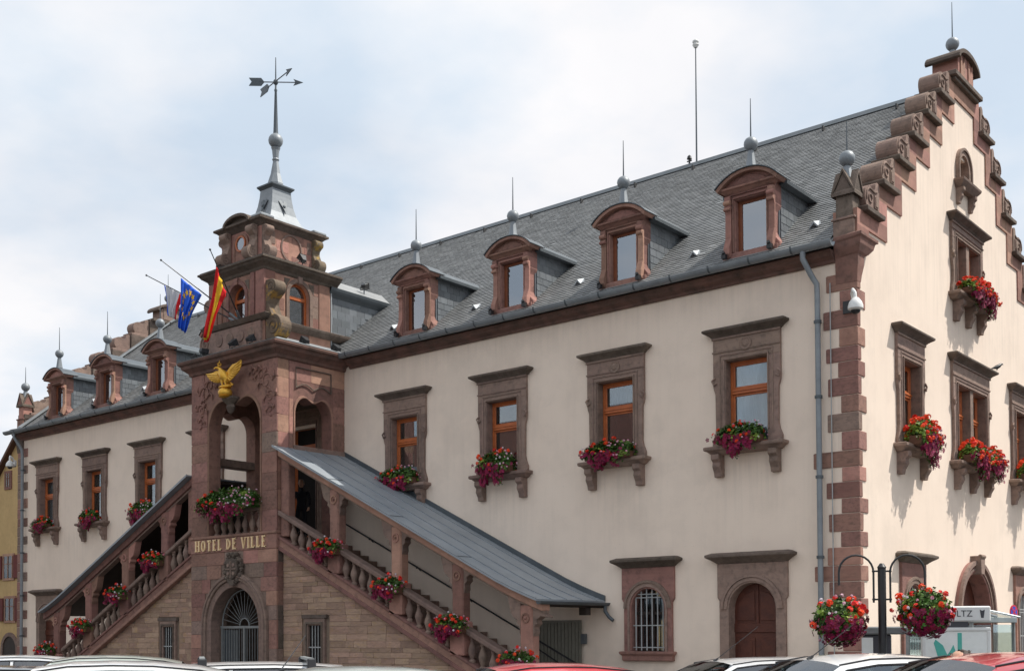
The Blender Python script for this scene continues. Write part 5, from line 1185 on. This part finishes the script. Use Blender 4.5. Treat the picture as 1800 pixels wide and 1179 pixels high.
for s, seed, lab in ((-1, 61, 'left hanging basket of red geraniums and magenta petunias, in front of the corner'), (1, 67, 'right hanging basket, fuller and brighter, in front of the arched gable window')):
    root = empty('hanging_basket', (px_+s*.67*math.cos(TH), py_+s*.67*math.sin(TH), 1.80 if s < 0 else 1.93), 0, lab, 'hanging basket', 'hanging baskets on the forked pole')
    MB().lathe([(.04, -.28), (.16, -.24), (.24, -.12), (.27, .02), (.25, .02), (.05, -.2)], (0, 0, 0), 14).build('bowl', 'planter', root)
    for k in range(3):
        a = k*2.09; MB().cyl((.2*math.cos(a), .2*math.sin(a), .05), (0, 0, .40 if s < 0 else .30), .006, n=5).build('chain', 'iron', root)
    w = .74 if s < 0 else .80
    for mb, nm, m in zip(flower_meshes(seed, w, .37, .40, .3, 1900, ball=True), ('leaves', 'pale_leaves', 'red_blooms', 'orange_blooms', 'magenta_blooms', 'pink_blooms', 'white_blooms'), ('leaf', 'leaf_bright', 'bloom_red', 'bloom_orange', 'bloom_magenta', 'bloom_pink', 'bloom_white')):
        mb.build(nm, m, root, kind='stuff')

# ------------------------------------------------------------------ bus shelter, display, no-stopping sign
sh = empty('bus_shelter', (2.6, -3.3, .13), 0, 'small glass bus shelter with pale metal roof in front of the gable door', 'bus shelter')
# local y runs along the gable; 0..4.7
def post(x, y, h=1.72): MB().box(x-.03, x+.03, y-.03, y+.03, 0, h).build('post', 'iron_grey', sh)
for y in (2.2, 4.75): post(-1.2, y); post(0, y)
MB().box(-1.26, .06, 2.14, 4.81, 1.66, 1.76).build('roof_beam', 'zinc_light', sh, bevel=.01)
MB().loft([[(-1.32, 2.1, 1.76), (.12, 2.1, 1.76), (.12, 4.86, 1.76), (-1.32, 4.86, 1.76)], [(-.75, 2.5, 1.93), (-.45, 2.5, 1.93), (-.45, 4.4, 1.93), (-.75, 4.4, 1.93)]]).build('glazed_roof', 'glass_clear', sh)
for y in (2.1, 3.4, 4.86): MB().cyl((.1, y, 1.77), (-.5, max(2.5, min(4.4, y)), 1.94), .022, n=6).build('roof_rib', 'zinc_light', sh)
for a, b in ((2.24, 3.46), (3.5, 4.7)): MB().box(-1.205, -1.195, a, b, .15, 1.62).build('pane', 'glass_clear', sh)
MB().box(-1.16, -.04, 4.745, 4.755, .15, 1.62).build('pane', 'glass_clear', sh); MB().box(-1.16, -.7, 2.195, 2.205, .15, 1.62).build('pane', 'glass_clear', sh)
for a in (3.48,): MB().box(-.005, .005, a, 4.7, .15, 1.62).build('pane', 'glass_clear', sh)
MB().box(-1.19, -1.17, 2.9, 3.4, .75, 1.35).build('timetable', 'poster_pale', sh)
MB().box(-.02, -.01, 3.7, 3.95, .95, 1.1).build('notice', 'white_plastic', sh)
MB().box(-1.15, -.75, 2.5, 4.4, .42, .47).box(-1.0, -.9, 2.6, 2.7, 0, .42).box(-1.0, -.9, 4.2, 4.3, 0, .42).build('bench', 'iron_grey', sh)
dp = empty('display_board', (3.04, -3.25, .13), rad(33), 'framed poster board with teal poster under a white town name panel', 'display board')
MB().box(-.56, .56, -.05, .05, .35, .40).box(-.56, .56, -.05, .05, 1.50, 1.56).box(-.56, -.50, -.05, .05, 0, 1.5).box(.50, .56, -.05, .05, 0, 1.5).build('board_frame', 'white_plastic', dp, bevel=.01)
MB().box(-.50, .50, -.03, .03, .40, 1.50).build('poster', 'poster_pale', dp)
MB().prism([(-.30, .45), (-.04, .42), (-.01, .8), (.0, 1.12), (-.05, 1.27), (-.10, 1.17), (-.15, 1.10), (-.22, 1.26), (-.34, 1.36), (-.37, 1.30), (-.30, 1.05), (-.22, .8)], -.034, -.03, 'y').box(.02, .09, -.034, -.03, .42, 1.47).build('poster_print', 'poster_teal', dp)
for k in range(6): MB().box(.22, .22+.2*(1-.1*(k % 3)), -.034, -.03, 1.05-k*.07, 1.065-k*.07).build('poster_text', 'print_dark', dp)
MB().box(-.80, .56, -.06, .06, 1.66, 1.92).build('name_panel', 'white_plastic', dp, bevel=.02)
MB().box(-.2, .2, -.03, .03, 1.56, 1.66).build('panel_foot', 'print_dark', dp)
def text(body, size, m, parent, loc, rot=(math.pi/2, 0, 0), name='lettering', ext=.002):
    cu = bpy.data.curves.new(name, 'FONT'); cu.body = body; cu.size = size; cu.extrude = ext; cu.align_x = 'CENTER'; cu.align_y = 'CENTER'
    to = bpy.data.objects.new(name, cu); COL.objects.link(to); dg = bpy.context.evaluated_depsgraph_get(); me = bpy.data.meshes.new_from_object(to.evaluated_get(dg))
    bpy.data.objects.remove(to); me.materials.clear(); me.materials.append(MATS[m]); o = bpy.data.objects.new(name, me); COL.objects.link(o); o.parent = parent; o.location = loc; o.rotation_euler = rot; return o
text('SOULTZ', .15, 'print_dark', dp, (-.02, -.064, 1.79))
MB().prism([(.40, 1.72), (.44, 1.72), (.46, 1.86), (.42, 1.84), (.38, 1.86)], -.066, -.06, 'y').build('panel_symbol', 'print_dark', dp)
kb = empty('phone_kiosk', (2.1, -4.3, .13), rad(20), 'dark narrow kiosk with pale side panel left of the poster board', 'kiosk')
MB().box(-.22, .22, -.2, .2, 0, 1.45).build('cabinet', 'print_dark', kb, bevel=.02); MB().box(-.24, -.06, -.21, -.2, .2, 1.4).build('side_panel', 'poster_pale', kb); MB().box(-.45, .5, -.25, .25, 1.45, 1.58).build('canopy', 'iron_grey', kb, bevel=.02)
ns = empty('no_stopping_sign', (.45, 8.75, .13), rad(76), 'round blue and red no-stopping sign by the right gable window', 'road sign')
MB().cyl((0, 0, 0), (0, 0, 2.15), .022).build('post', 'iron_grey', ns)
def disc(r0, y, m, nm, par, th=.01): return MB().prism([(a, b+1.98) for a, b in arc(0, 0, r0, 0, 360, 28)[:-1]], y-th, y, 'y').build(nm, m, par)
disc(.19, -.035, 'sign_red', 'red_rim', ns); disc(.15, -.047, 'sign_blue', 'blue_face', ns, .006)
for s in (-1, 1):
    c, d_ = math.cos(rad(45)), .025
    MB().prism([(s*(-.11-d_*.5), 1.98-.11+d_*.5), (s*(-.11+d_*.5), 1.98-.11-d_*.5), (s*(.11+d_*.5), 1.98+.11-d_*.5), (s*(.11-d_*.5), 1.98+.11+d_*.5)], -.058, -.052, 'y').build('red_bar', 'sign_red', ns)

# ------------------------------------------------------------------ cameras, floodlights, mast, bird
def dome_cam(loc, rz, label):
    r = empty('security_camera', loc, rz, label, 'camera', 'dome cameras on the building corners')
    MB().box(-.12, .12, -.03, .0, -.13, .13).build('plate', 'black_plastic', r); MB().box(.10, .18, -.10, .0, -.10, .13).build('junction_box', 'white_plastic', r, bevel=.01)
    MB().tube([(.14, -.08, .08), (.15, -.18, .22), (.22, -.30, .26), (.28, -.34, .18), (.29, -.34, .05)], .035, 10).build('arm', 'white_plastic', r, smooth=True)
    MB().lathe([(.03, .08), (.07, .06), (.13, -.02), (.155, -.10), (.155, -.16), (.11, -.19)], (.29, -.34, 0), 18).build('housing', 'white_plastic', r, smooth=40)
    MB().ball((.29, -.34, -.19), .10, 14, .8).build('dome', 'black_plastic', r, smooth=True)
dome_cam((-.16, -.03, 8.42), 0, 'white dome security camera on the corner under the right pinnacle')
dome_cam((-LEN-.25, -.03, 8.55), 0, 'white dome security camera at the far left corner'); 
def flood(loc, rz, label, tilt=-.5, post=0):
    r = empty('floodlight', loc, rz+math.pi, label, 'floodlight', 'black floodlights on the tower')
    h = .10+post
    if post: MB().cyl((0, 0, 0), (0, 0, post+.25), .02).build('post', 'zinc_dark', r)
    MB().tube([(-.13, 0, h+.05), (-.13, 0, h-.05), (.13, 0, h-.05), (.13, 0, h+.05)], .012, 6).cyl((0, 0, 0), (0, 0, h-.05), .018).build('bracket', 'iron', r)
    b = MB().loft([[(-.12, -.10, -.09), (.12, -.10, -.09), (.12, -.10, .09), (-.12, -.10, .09)], [(-.07, .10, -.05), (.07, .10, -.05), (.07, .10, .05), (-.07, .10, .05)]]).box(-.13, .13, -.115, -.10, -.10, .10).build('housing', 'black_plastic', r, bevel=.008); b.location = (0, 0, h+.06); b.rotation_euler.x = tilt
    g = MB().box(-.10, .10, -.122, -.116, -.07, .07).build('lamp_glass', 'black_plastic', b)
R90 = math.pi/2
flood((-15.75, -1.55, 9.84), R90, 'black floodlight on the porch cornice, middle of the right side'); flood((-15.75, -.35, 9.84), R90, 'black floodlight on the porch cornice nearest the main roof')
flood((-16.75, -2.75, 9.83), 0, 'black floodlight on the porch cornice under the corner volute'); flood((-17.55, -2.75, 9.83), 0, 'black floodlight on the porch cornice right of the middle')
flood((-18.95, -2.75, 9.83), 0, 'black floodlight on the porch cornice left of the flagpoles', .2); flood((-19.9, -2.4, 9.83), -R90*.5, 'black floodlight at the far left end of the porch cornice')
flood((-16.35, -1.15, 12.42), R90, 'black floodlight on the upper tower cornice, right side', -.9); flood((-18.35, -2.55, 12.37), 0, 'black floodlight on the upper tower cornice, front left')
flood((-16.9, 1.8, 11.95), .4, 'black floodlight on a short post on the roof behind the tower', -.3, .45)
ms = empty('roof_mast', (-7.88, YC+.1, 15.6), 0, 'thin tall mast with a white lamp head on the roof ridge', 'mast')
MB().cyl((0, 0, 0), (0, 0, 3.65), .028, .016, 8).build('pole', 'zinc_dark', ms); MB().ball((0, 0, 3.78), .10, 12, .7).lathe([(.05, 3.6), (.10, 3.68), (.06, 3.74)], (0, 0, 0), 12).build('lamp_head', 'white_plastic', ms, smooth=True)
MB().cyl((-.25, 0, 0), (-.25, 0, .30), .03).cyl((-.33, 0, .22), (-.17, 0, .22), .02).lathe([(.08, .28), (.06, .36), (.02, .40)], (-.25, 0, 0), 8).cyl((-.25, 0, .1), (0, 0, .1), .015).build('mast_bracket', 'iron', ms)
bd = empty('perched_bird', (.22, 8.55, 8.50), rad(60), 'dark bird perched on the hood of the double gable window', 'bird')
MB().tube([(-.20, 0, .03), (-.10, 0, .06), (0, 0, .09), (.08, 0, .13), (.13, 0, .17), (.17, 0, .18), (.22, 0, .175)], [.012, .03, .055, .05, .035, .025, .004], 10).build('body', 'iron', bd, smooth=True)
MB().cyl((0, .02, .06), (.0, .02, 0), .008).cyl((0, -.02, .06), (.0, -.02, 0), .008).build('legs', 'iron', bd)

# ------------------------------------------------------------------ ochre house at the far left, house across the square
oh = empty('ochre_house', (-43.5, 3, 0), 0, 'ochre yellow house with red shutters at the left edge', 'house')
MB().prism([(-5, 0), (7, 0), (7, 6.2), (2.55, 10.7), (-5, 4.1)], 0, 9, 'y').build('house_wall', 'ochre_plaster', oh)
MB().prism([(-5.6, 3.75), (2.55, 10.87), (7.5, 5.9), (7.5, 5.75), (2.55, 10.68), (-5.6, 3.55)], -.25, 9.2, 'y').build('house_roof', 'roof_tile', oh)
def hwin(x, z, w, h, shut, arch=False):
    f = MB().box(x-w/2-.12, x+w/2+.12, -.05, .02, z-.12, z+h+.12).build('window', 'sandstone_pink', oh, bevel=.01)
    MB().box(x-w/2, x+w/2, -.056, -.05, z, z+h).build('pane', 'glass', f); MB().box(x-w/2, x+w/2, -.0555, -.0515, z, z+h).build('window_back', 'interior', f)
    mb = MB(); mb.box(x-.03, x+.03, -.075, -.056, z, z+h).box(x-w/2, x+w/2, -.075, -.056, z+h*.62, z+h*.66).box(x-w/2, x-w/2+.05, -.075, -.056, z, z+h).box(x+w/2-.05, x+w/2, -.075, -.056, z, z+h).build('sash', 'sandstone_pink', f)
    if shut:
        for s in (-1, 1): o = MB().box(x+s*(w/2+.12)+min(0, s*w*.5), x+s*(w/2+.12)+max(0, s*w*.5), -.10, -.05, z-.03, z+h+.03).build('shutter', 'shutter_red', f, bevel=.01)
hwin(1.45, 8.45, .42, .62, False); hwin(1.55, 4.25, .85, 1.0, True); hwin(1.7, 2.3, .85, 1.0, True); hwin(-.9, 4.25, .85, 1.0, True)
MB().prism(arc(1.7, .95, .62, 0, 180, 14)+[(1.08, 0), (2.32, 0)], -.03, .02, 'y').build('arched_gate', 'wood_dark', oh); MB().prism(ring_poly(1.7, .95, .62, .80, 0), -.07, .02, 'y').build('gate_surround', 'sandstone_brown', oh)
rh_ = empty('house_across_square', (-44, -34, 0), 0, 'house with a red tiled roof across the square, mirrored in the upper windows', 'house')
MB().box(-18, 17, -10, 0, 0, 10).prism([(-10, 10), (0, 10), (-5, 16.2)], -18, 17, 'x').build('house_wall', 'ochre_plaster', rh_)
MB().prism([(.6, 9.5), (-5, 16.5), (-10.6, 9.5), (-10.6, 9.35), (-5, 16.3), (.6, 9.35)], -18.4, 17.4, 'x').build('house_roof', 'roof_tile', rh_)
hw0 = None
for z in (1.4, 4.2, 6.9):
    for k in range(11):
        if hw0 is None: hw0 = MB().box(-.5, .5, 0, .04, 0, 1.5).build('window', 'window_white', rh_); MB().box(-.42, .42, .04, .05, .08, 1.42).build('pane', 'black_plastic', hw0); o = hw0
        else: o = copy_tree(hw0, rh_)
        o.location = (-15.5+k*3.1, .0, z)

# ------------------------------------------------------------------ people
def person(name, loc, rz, label, hair, top, seated=False, scale=1.0):
    r = empty(name, loc, rz, label, 'person'); r.scale = (scale,)*3
    if not seated:
        J = {'pel': (0, 0, .95), 'ch': (0, -.02, 1.25), 'nk': (0, -.01, 1.46), 'hd0': (0, -.03, 1.56),
             'hl': (.10, 0, .90), 'kl': (.11, -.05, .50), 'al': (.11, .0, .08), 'tl': (.12, -.17, .04),
             'hr': (-.10, 0, .90), 'kr': (-.11, -.16, .56), 'ar': (-.11, -.10, .17), 'tr': (-.11, -.27, .13),
             'sl': (.19, 0, 1.40), 'el': (.26, .03, 1.12), 'wl': (.25, -.12, .90), 'sr': (-.19, 0, 1.40), 'er': (-.27, .03, 1.13), 'wr': (-.32, -.18, 1.03)}
    else:
        J = {'pel': (0, 0, .32), 'ch': (0, .02, .62), 'nk': (0, .02, .83), 'hd0': (0, 0, .92),
             'hl': (.10, -.05, .30), 'kl': (.13, -.48, .38), 'al': (.13, -.75, .08), 'tl': (.13, -.92, .08),
             'hr': (-.10, -.05, .30), 'kr': (-.13, -.48, .38), 'ar': (-.13, -.75, .08), 'tr': (-.13, -.92, .08),
             'sl': (.19, .02, .77), 'el': (.25, -.12, .52), 'wl': (.17, -.36, .56), 'sr': (-.19, .02, .77), 'er': (-.25, -.12, .52), 'wr': (-.17, -.36, .56)}
    R_ = {'pel': .155, 'ch': .165, 'nk': .06, 'hd0': .055, 'hl': .09, 'kl': .062, 'al': .042, 'tl': .035, 'hr': .09, 'kr': .062, 'ar': .042, 'tr': .035, 'sl': .072, 'el': .047, 'wl': .035, 'sr': .072, 'er': .047, 'wr': .035}
    ks = list(J); ed = [('pel', 'ch'), ('ch', 'nk'), ('nk', 'hd0'), ('pel', 'hl'), ('hl', 'kl'), ('kl', 'al'), ('al', 'tl'), ('pel', 'hr'), ('hr', 'kr'), ('kr', 'ar'), ('ar', 'tr'), ('ch', 'sl'), ('sl', 'el'), ('el', 'wl'), ('ch', 'sr'), ('sr', 'er'), ('er', 'wr')]
    me = bpy.data.meshes.new('body'); me.from_pydata([J[k] for k in ks], [(ks.index(a), ks.index(b)) for a, b in ed], []); me.materials.append(MATS[top])
    o = bpy.data.objects.new('body', me); COL.objects.link(o); o.parent = r
    sk = o.modifiers.new('skin', 'SKIN')
    for i, k in enumerate(ks): me.skin_vertices[0].data[i].radius = (R_[k], R_[k]*(.72 if k in ('pel', 'ch') else 1))
    me.skin_vertices[0].data[0].use_root = True; su = o.modifiers.new('sub', 'SUBSURF'); su.levels = 2; su.render_levels = 2; sk.use_smooth_shade = True
    hz = J['hd0'][2]+.10; hy = J['hd0'][1]-.02
    hd = MB().lathe([(.02, -.125), (.05, -.11), (.068, -.06), (.078, .0), (.08, .05), (.068, .10), (.035, .128), (.005, .132)], (0, hy, hz), 16, 1, 1.18).ball((0, hy-.098, hz-.005), .016, 8, 1.3).build('head', 'skin', r, smooth=True)
    for s in (-1, 1):
        MB().ball((s*.080, hy+.01, hz), .022, 8, 1.3).build('ear', 'skin', hd, smooth=True); MB().ball((s*.03, hy-.083, hz+.018), .011, 8).build('eye', 'window_white', hd, smooth=True)
    MB().box(-.024, .024, hy-.088, hy-.078, hz-.055, hz-.048).build('mouth', 'sandstone_red', hd)
    mb = MB(); q = random.Random(3)
    for i in range(420):
        a = q.uniform(0, 2*math.pi); z = q.uniform(-.25, 1); rr = math.sqrt(1-z*z); n = Vector((math.cos(a)*rr, math.sin(a)*rr, z))
        if n.y < -.35 and n.z < .55: continue
        p = Vector((n.x*.084, hy+.012+n.y*.098, hz+.015+n.z*.122)); t = Vector((q.uniform(-1, 1), q.uniform(-1, 1), q.uniform(-1.4, .2))).normalized()*.035; s_ = n.cross(t).normalized()*.014
        mb.add([tuple(p-s_), tuple(p+s_), tuple(p+t+n*.010)], [(0, 1, 2)])
    mb.lathe([(.086, -.02), (.088, .04), (.078, .09), (.045, .128), (.005, .14)], (0, hy+.014, hz), 14, 1, 1.14)
    v = [(x, y, z) if not (y < hy-.05 and z < hz+.06) else (x, y+.05, z+.05) for x, y, z in mb.v]; mb.v = v
    mb.build('hair', hair, r, smooth=True)
    for k, s in (('wl', 1), ('wr', -1)):
        w = Vector(J[k]); e = Vector(J['e'+k[1]]); d = (w-e).normalized(); u = d.orthogonal().normalized(); c = d.cross(u)
        mb = MB(); mb.tube([tuple(w-d*.01), tuple(w+d*.05), tuple(w+d*.085)], [.028, .038, .032], 8)
        for f in range(4): b0 = w+d*.08+c*(-.027+f*.018); L_ = (.075, .085, .08, .062)[f]; mb.tube([tuple(b0), tuple(b0+d*L_*.5+u*.006), tuple(b0+d*L_*.8+u*.028)], [.010, .0095, .007], 6)
        b0 = w+d*.03+c*.035*s; mb.tube([tuple(b0), tuple(b0+d*.03+c*.02*s), tuple(b0+d*.06+c*.016*s)], [.013, .011, .008], 6)
        mb.build('hand', 'skin', r, smooth=True)
    for k in ('tl', 'tr'):
        t = Vector(J[k]); MB().loft([[(t.x-.05, t.y+y, t.z-.05), (t.x+.05, t.y+y, t.z-.05), (t.x+.04, t.y+y, t.z+h), (t.x-.04, t.y+y, t.z+h)] for y, h in ((-.08, -.01), (0, .01), (.1, .04), (.2, .05))]).build('shoe', 'black_plastic', r, bevel=.01)
    return r
person('person', (-16.1, -1.4, 4.40), rad(35), 'grey haired person in dark clothes coming down the right stair by the porch', 'hair_grey', 'cloth_dark', scale=.93)

# ------------------------------------------------------------------ parked cars
def car(loc, ztop, m, label, rz=0.0, L_=3.75, Wd=1.64, style='hatch', antenna=None, bars=False, cat='car', dark=False):
    """car pointing to local -y, origin on the ground under its middle"""
    r = empty('parked_car', loc, rz, label, cat, 'cars parked along the square'); k = ztop/1.44; h = L_/2
    T = [0, .03, .12, .25, .285, .36, .44, .52, .60, .615, .70, .80, .86, .93, .975, 1.0] if style == 'hatch' else [0, .03, .12, .23, .265, .34, .42, .50, .57, .585, .70, .80, .90, .95, .98, 1.0]
    Z = [.50, .66, .80, .93, .97, 1.22, 1.39, 1.435, 1.44, 1.44, 1.43, 1.39, 1.34, 1.10, .93, .55] if style == 'hatch' else [.50, .66, .80, .92, .96, 1.22, 1.39, 1.43, 1.44, 1.44, 1.44, 1.42, 1.38, 1.10, .93, .55]
    Wt = [.74, .90, .97, 1, 1, 1, 1, 1, 1, 1, 1, .99, .97, .95, .90, .78]
    belt = [.48, .60, .72, .84, .90, .92, .93, .94, .95, .95, .96, .97, .98, .92, .80, .50]
    cab = range(4, 14)
    rings = []
    for i, t in enumerate(T):
        y = -h+t*L_; w = Wd/2*Wt[i]; z = Z[i]; b = min(belt[i], z-.02)
        inC = 4 < i < 13
        tw = .76 if inC else .90
        f = max(0, min(1, (z-b)/.45)) if inC else 0
        tw = .93-.19*f if inC else .88
        pts = [(w*.90, .20), (w*.99, .30), (w*1.0, .55), (w*.985, b)] + [(w*tw, b+(z-b)*.86), (w*tw*.84, z-.018*f-.012), (w*tw*.45, z+.0), (0, z+.012)]
        ring = [(x, y, zz*k) for x, zz in pts]+[(-x, y, zz*k) for x, zz in pts[:-1][::-1]]
        rings.append(ring)
    n = len(rings[0]); body, glass = MB(), MB()
    vs = [p for rg in rings for p in rg]
    fb, fg = [], []
    pil = {8}                                                # B pillar
    for i in range(len(T)-1):
        for j in range(n-1):
            f = (i*n+j, i*n+j+1, (i+1)*n+j+1, (i+1)*n+j); side = j in (3, n-5); roofz = 4 <= j <= n-6
            g = False
            if side and 4 <= i <= (11 if style == 'hatch' else 11) and i not in pil: g = True
            if roofz and i in (4, 5): g = 5 <= j <= n-7 or (i == 4)
            if roofz and i == 12 and 5 <= j <= n-7: g = True
            (fg if g else fb).append(f)
        fb.append((i*n, (i+1)*n, (i+1)*n+n-1, i*n+n-1))
    fb += [tuple(range(n)), tuple(range((len(T)-1)*n, len(T)*n))]
    def sub(fs):
        used_ = sorted({q for f in fs for q in f}); mpx = {q: a for a, q in enumerate(used_)}; mb = MB(); mb.add([vs[q] for q in used_], [tuple(mpx[q] for q in f) for f in fs]); return mb
    bo = sub(fb).build('body', m, r, smooth=42)
    go = sub(fg).build('window_glass', 'glass_car', r, smooth=42)
    if bo.modifiers is not None:
        pass
    # window seals, pillars
    for s in (1, -1):
        jt = 4 if s > 0 else n-5; jb = 3 if s > 0 else n-4
        lo = [rings[i][jb] for i in range(4, 13)]; up_ = [rings[i][jt] for i in range(4, 13)]
        MB().tube([(x*1.003, y, z) for x, y, z in lo], .011, 5).build('belt_trim', 'black_plastic', r)
        MB().tube([(x*1.004, y, z+.002) for x, y, z in up_], .010, 5).build('window_seal', 'black_plastic', r)
        for i in (8, 9): a, b = Vector(rings[i][jb]), Vector(rings[i][jt]); MB().cyl(tuple(a), tuple(b), .009, n=5).build('window_seal', 'black_plastic', r)
        MB().tube([(rings[i][5 if s > 0 else n-6][0]*.98, rings[i][5][1], rings[i][5][2]+.008) for i in range(6, 13)], .008, 5).build('roof_channel', 'black_plastic', r)
        # mirror, handles, lights, wheels
        y4 = rings[5][3][1]; MB().ball((s*(Wd/2+.10), y4-.02, 1.0*k), .085, 10, .8).box(min(s*Wd*.47, s*(Wd/2+.1)), max(s*Wd*.47, s*(Wd/2+.1)), y4-.01, y4+.05, .96*k, 1.0*k).build('wing_mirror', m, r, smooth=40)
        for yy in (.1, .85): MB().box(min(s*Wd*.495, s*Wd*.515), max(s*Wd*.495, s*Wd*.515), -h+L_*.52+yy-.25, -h+L_*.52+yy-.1, .80*k, .83*k).build('door_handle', m, r)
        MB().box(min(s*Wd*.22, s*Wd*.43), max(s*Wd*.22, s*Wd*.43), -h+.02, -h+.25, .58*k, .72*k).build('headlight', 'lamp_clear', r, bevel=.03)
        MB().box(min(s*Wd*.30, s*Wd*.45), max(s*Wd*.30, s*Wd*.45), h-.22, h-.03, .62*k, .92*k).build('tail_light', 'lamp_red', r, bevel=.03)
        for yy in (-h+.68, h-.66):
            wl = MB().cyl((s*(Wd/2-.20), yy, .30), (s*(Wd/2+.012), yy, .30), .30, n=24).build('wheel', 'tyre', r, smooth=40); MB().cyl((s*(Wd/2+.01), yy, .30), (s*(Wd/2+.02), yy, .30), .19, n=20).build('rim', 'rim', wl)
    MB().box(-Wd*.43, Wd*.43, -h+.3, h-.35, .25, .62*k).build('interior', 'interior_car', r)
    for x in (-.36, .36):
        for yy in (-.05, .75): MB().box(x-.22, x+.22, yy, yy+.14, .5*k, 1.08*k).box(x-.11, x+.11, yy+.02, yy+.12, 1.10*k, 1.26*k).build('seat', 'cloth_grey', r, bevel=.03)
    MB().box(-.25, .25, -h-.005, -h+.02, .36*k, .47*k).build('number_plate', 'white_plastic', r)
    if antenna: a = Vector((0, rings[6][7][1]+.02, rings[6][7][2])); MB().cyl(tuple(a), tuple(a+Vector(antenna)), .005, .003, 6).cyl(tuple(a), tuple(a+Vector((0, .05, .03))), .02, .012).build('antenna', 'black_plastic', r)
    if bars:
        for i in (7, 11):
            y = rings[i][5][1]; z = rings[i][5][2]; b_ = MB().box(-.62, .62, y-.03, y+.03, z+.07, z+.10).build('roof_bar', 'iron_grey', r)
            for s in (-1, 1): MB().prism([(s*.50, z-.01), (s*.66, z-.03), (s*.62, z+.09), (s*.54, z+.09)], y-.05, y+.05, 'y').build('bar_foot', 'black_plastic', b_, bevel=.01)
    return r
paint('paint_white_car', (.80, .80, .80)); paint('paint_silver', (.58, .63, .57), .15); paint('paint_silver_light', (.74, .75, .76), .1)
paint('paint_dark', (.035, .037, .042), .2); paint('paint_pink_red', (.62, .06, .075)); paint('paint_dark_red', (.42, .012, .028)); paint('paint_grey', (.07, .072, .078), .3); paint('paint_pearl', (.70, .76, .73), .2)
A_ = rad(-35)
car((-6.81, -15.03, 0), 1.345, MATS['paint_silver_light'], 'pale silver car at the far left edge, behind the green-grey one', A_)
car((-4.19, -15.18, 0), 1.370, MATS['paint_silver'], 'green-grey car with sloping windscreen near the left edge', A_)
car((.40, -17.87, 0), 1.410, MATS['paint_white_car'], 'white hatchback with rounded roof at bottom left', A_)
car((-1.85, -17.75, 0), 1.330, MATS['paint_dark'], 'dark car roof in the bottom left corner', A_)
car((-1.84, -14.88, 0), 1.305, MATS['paint_white_car'], 'white estate car with roof bars before the arched gate', A_, style='estate', bars=True, L_=4.1)
car((4.1, -19.33, 0), 1.390, MATS['paint_grey'], 'dark grey car roof in front of the arched gate', rad(-30))
car((3.04, -17.42, 0), 1.390, MATS['paint_pearl'], 'pearl white car with long aerial in front of the right slit window', A_, L_=3.6, antenna=(-.55, .25, .28))
car((2.45, -14.33, 0), 1.335, MATS['paint_pink_red'], 'bright red car with boxy windows in front of the stair foot', A_, L_=3.6)
car((2.72, -10.3, 0), 1.315, MATS['paint_silver_light'], 'silver white car with aerial parked before the small arched door', rad(-32), antenna=(.45, .35, .42), style='estate')
car((5.42, -13.53, 0), 1.435, MATS['paint_white_car'], 'white car with aerial parked below the flower baskets', rad(-32), antenna=(.3, .25, .3))
car((6.98, -14.43, 0), 1.475, MATS['paint_dark_red'], 'dark red car at the bottom right corner with a person inside', A_, L_=3.9)
person('person', (6.77, -14.10, .34), A_, 'dark haired person sitting in the dark red car', 'hair_dark', 'cloth_grey', seated=True)
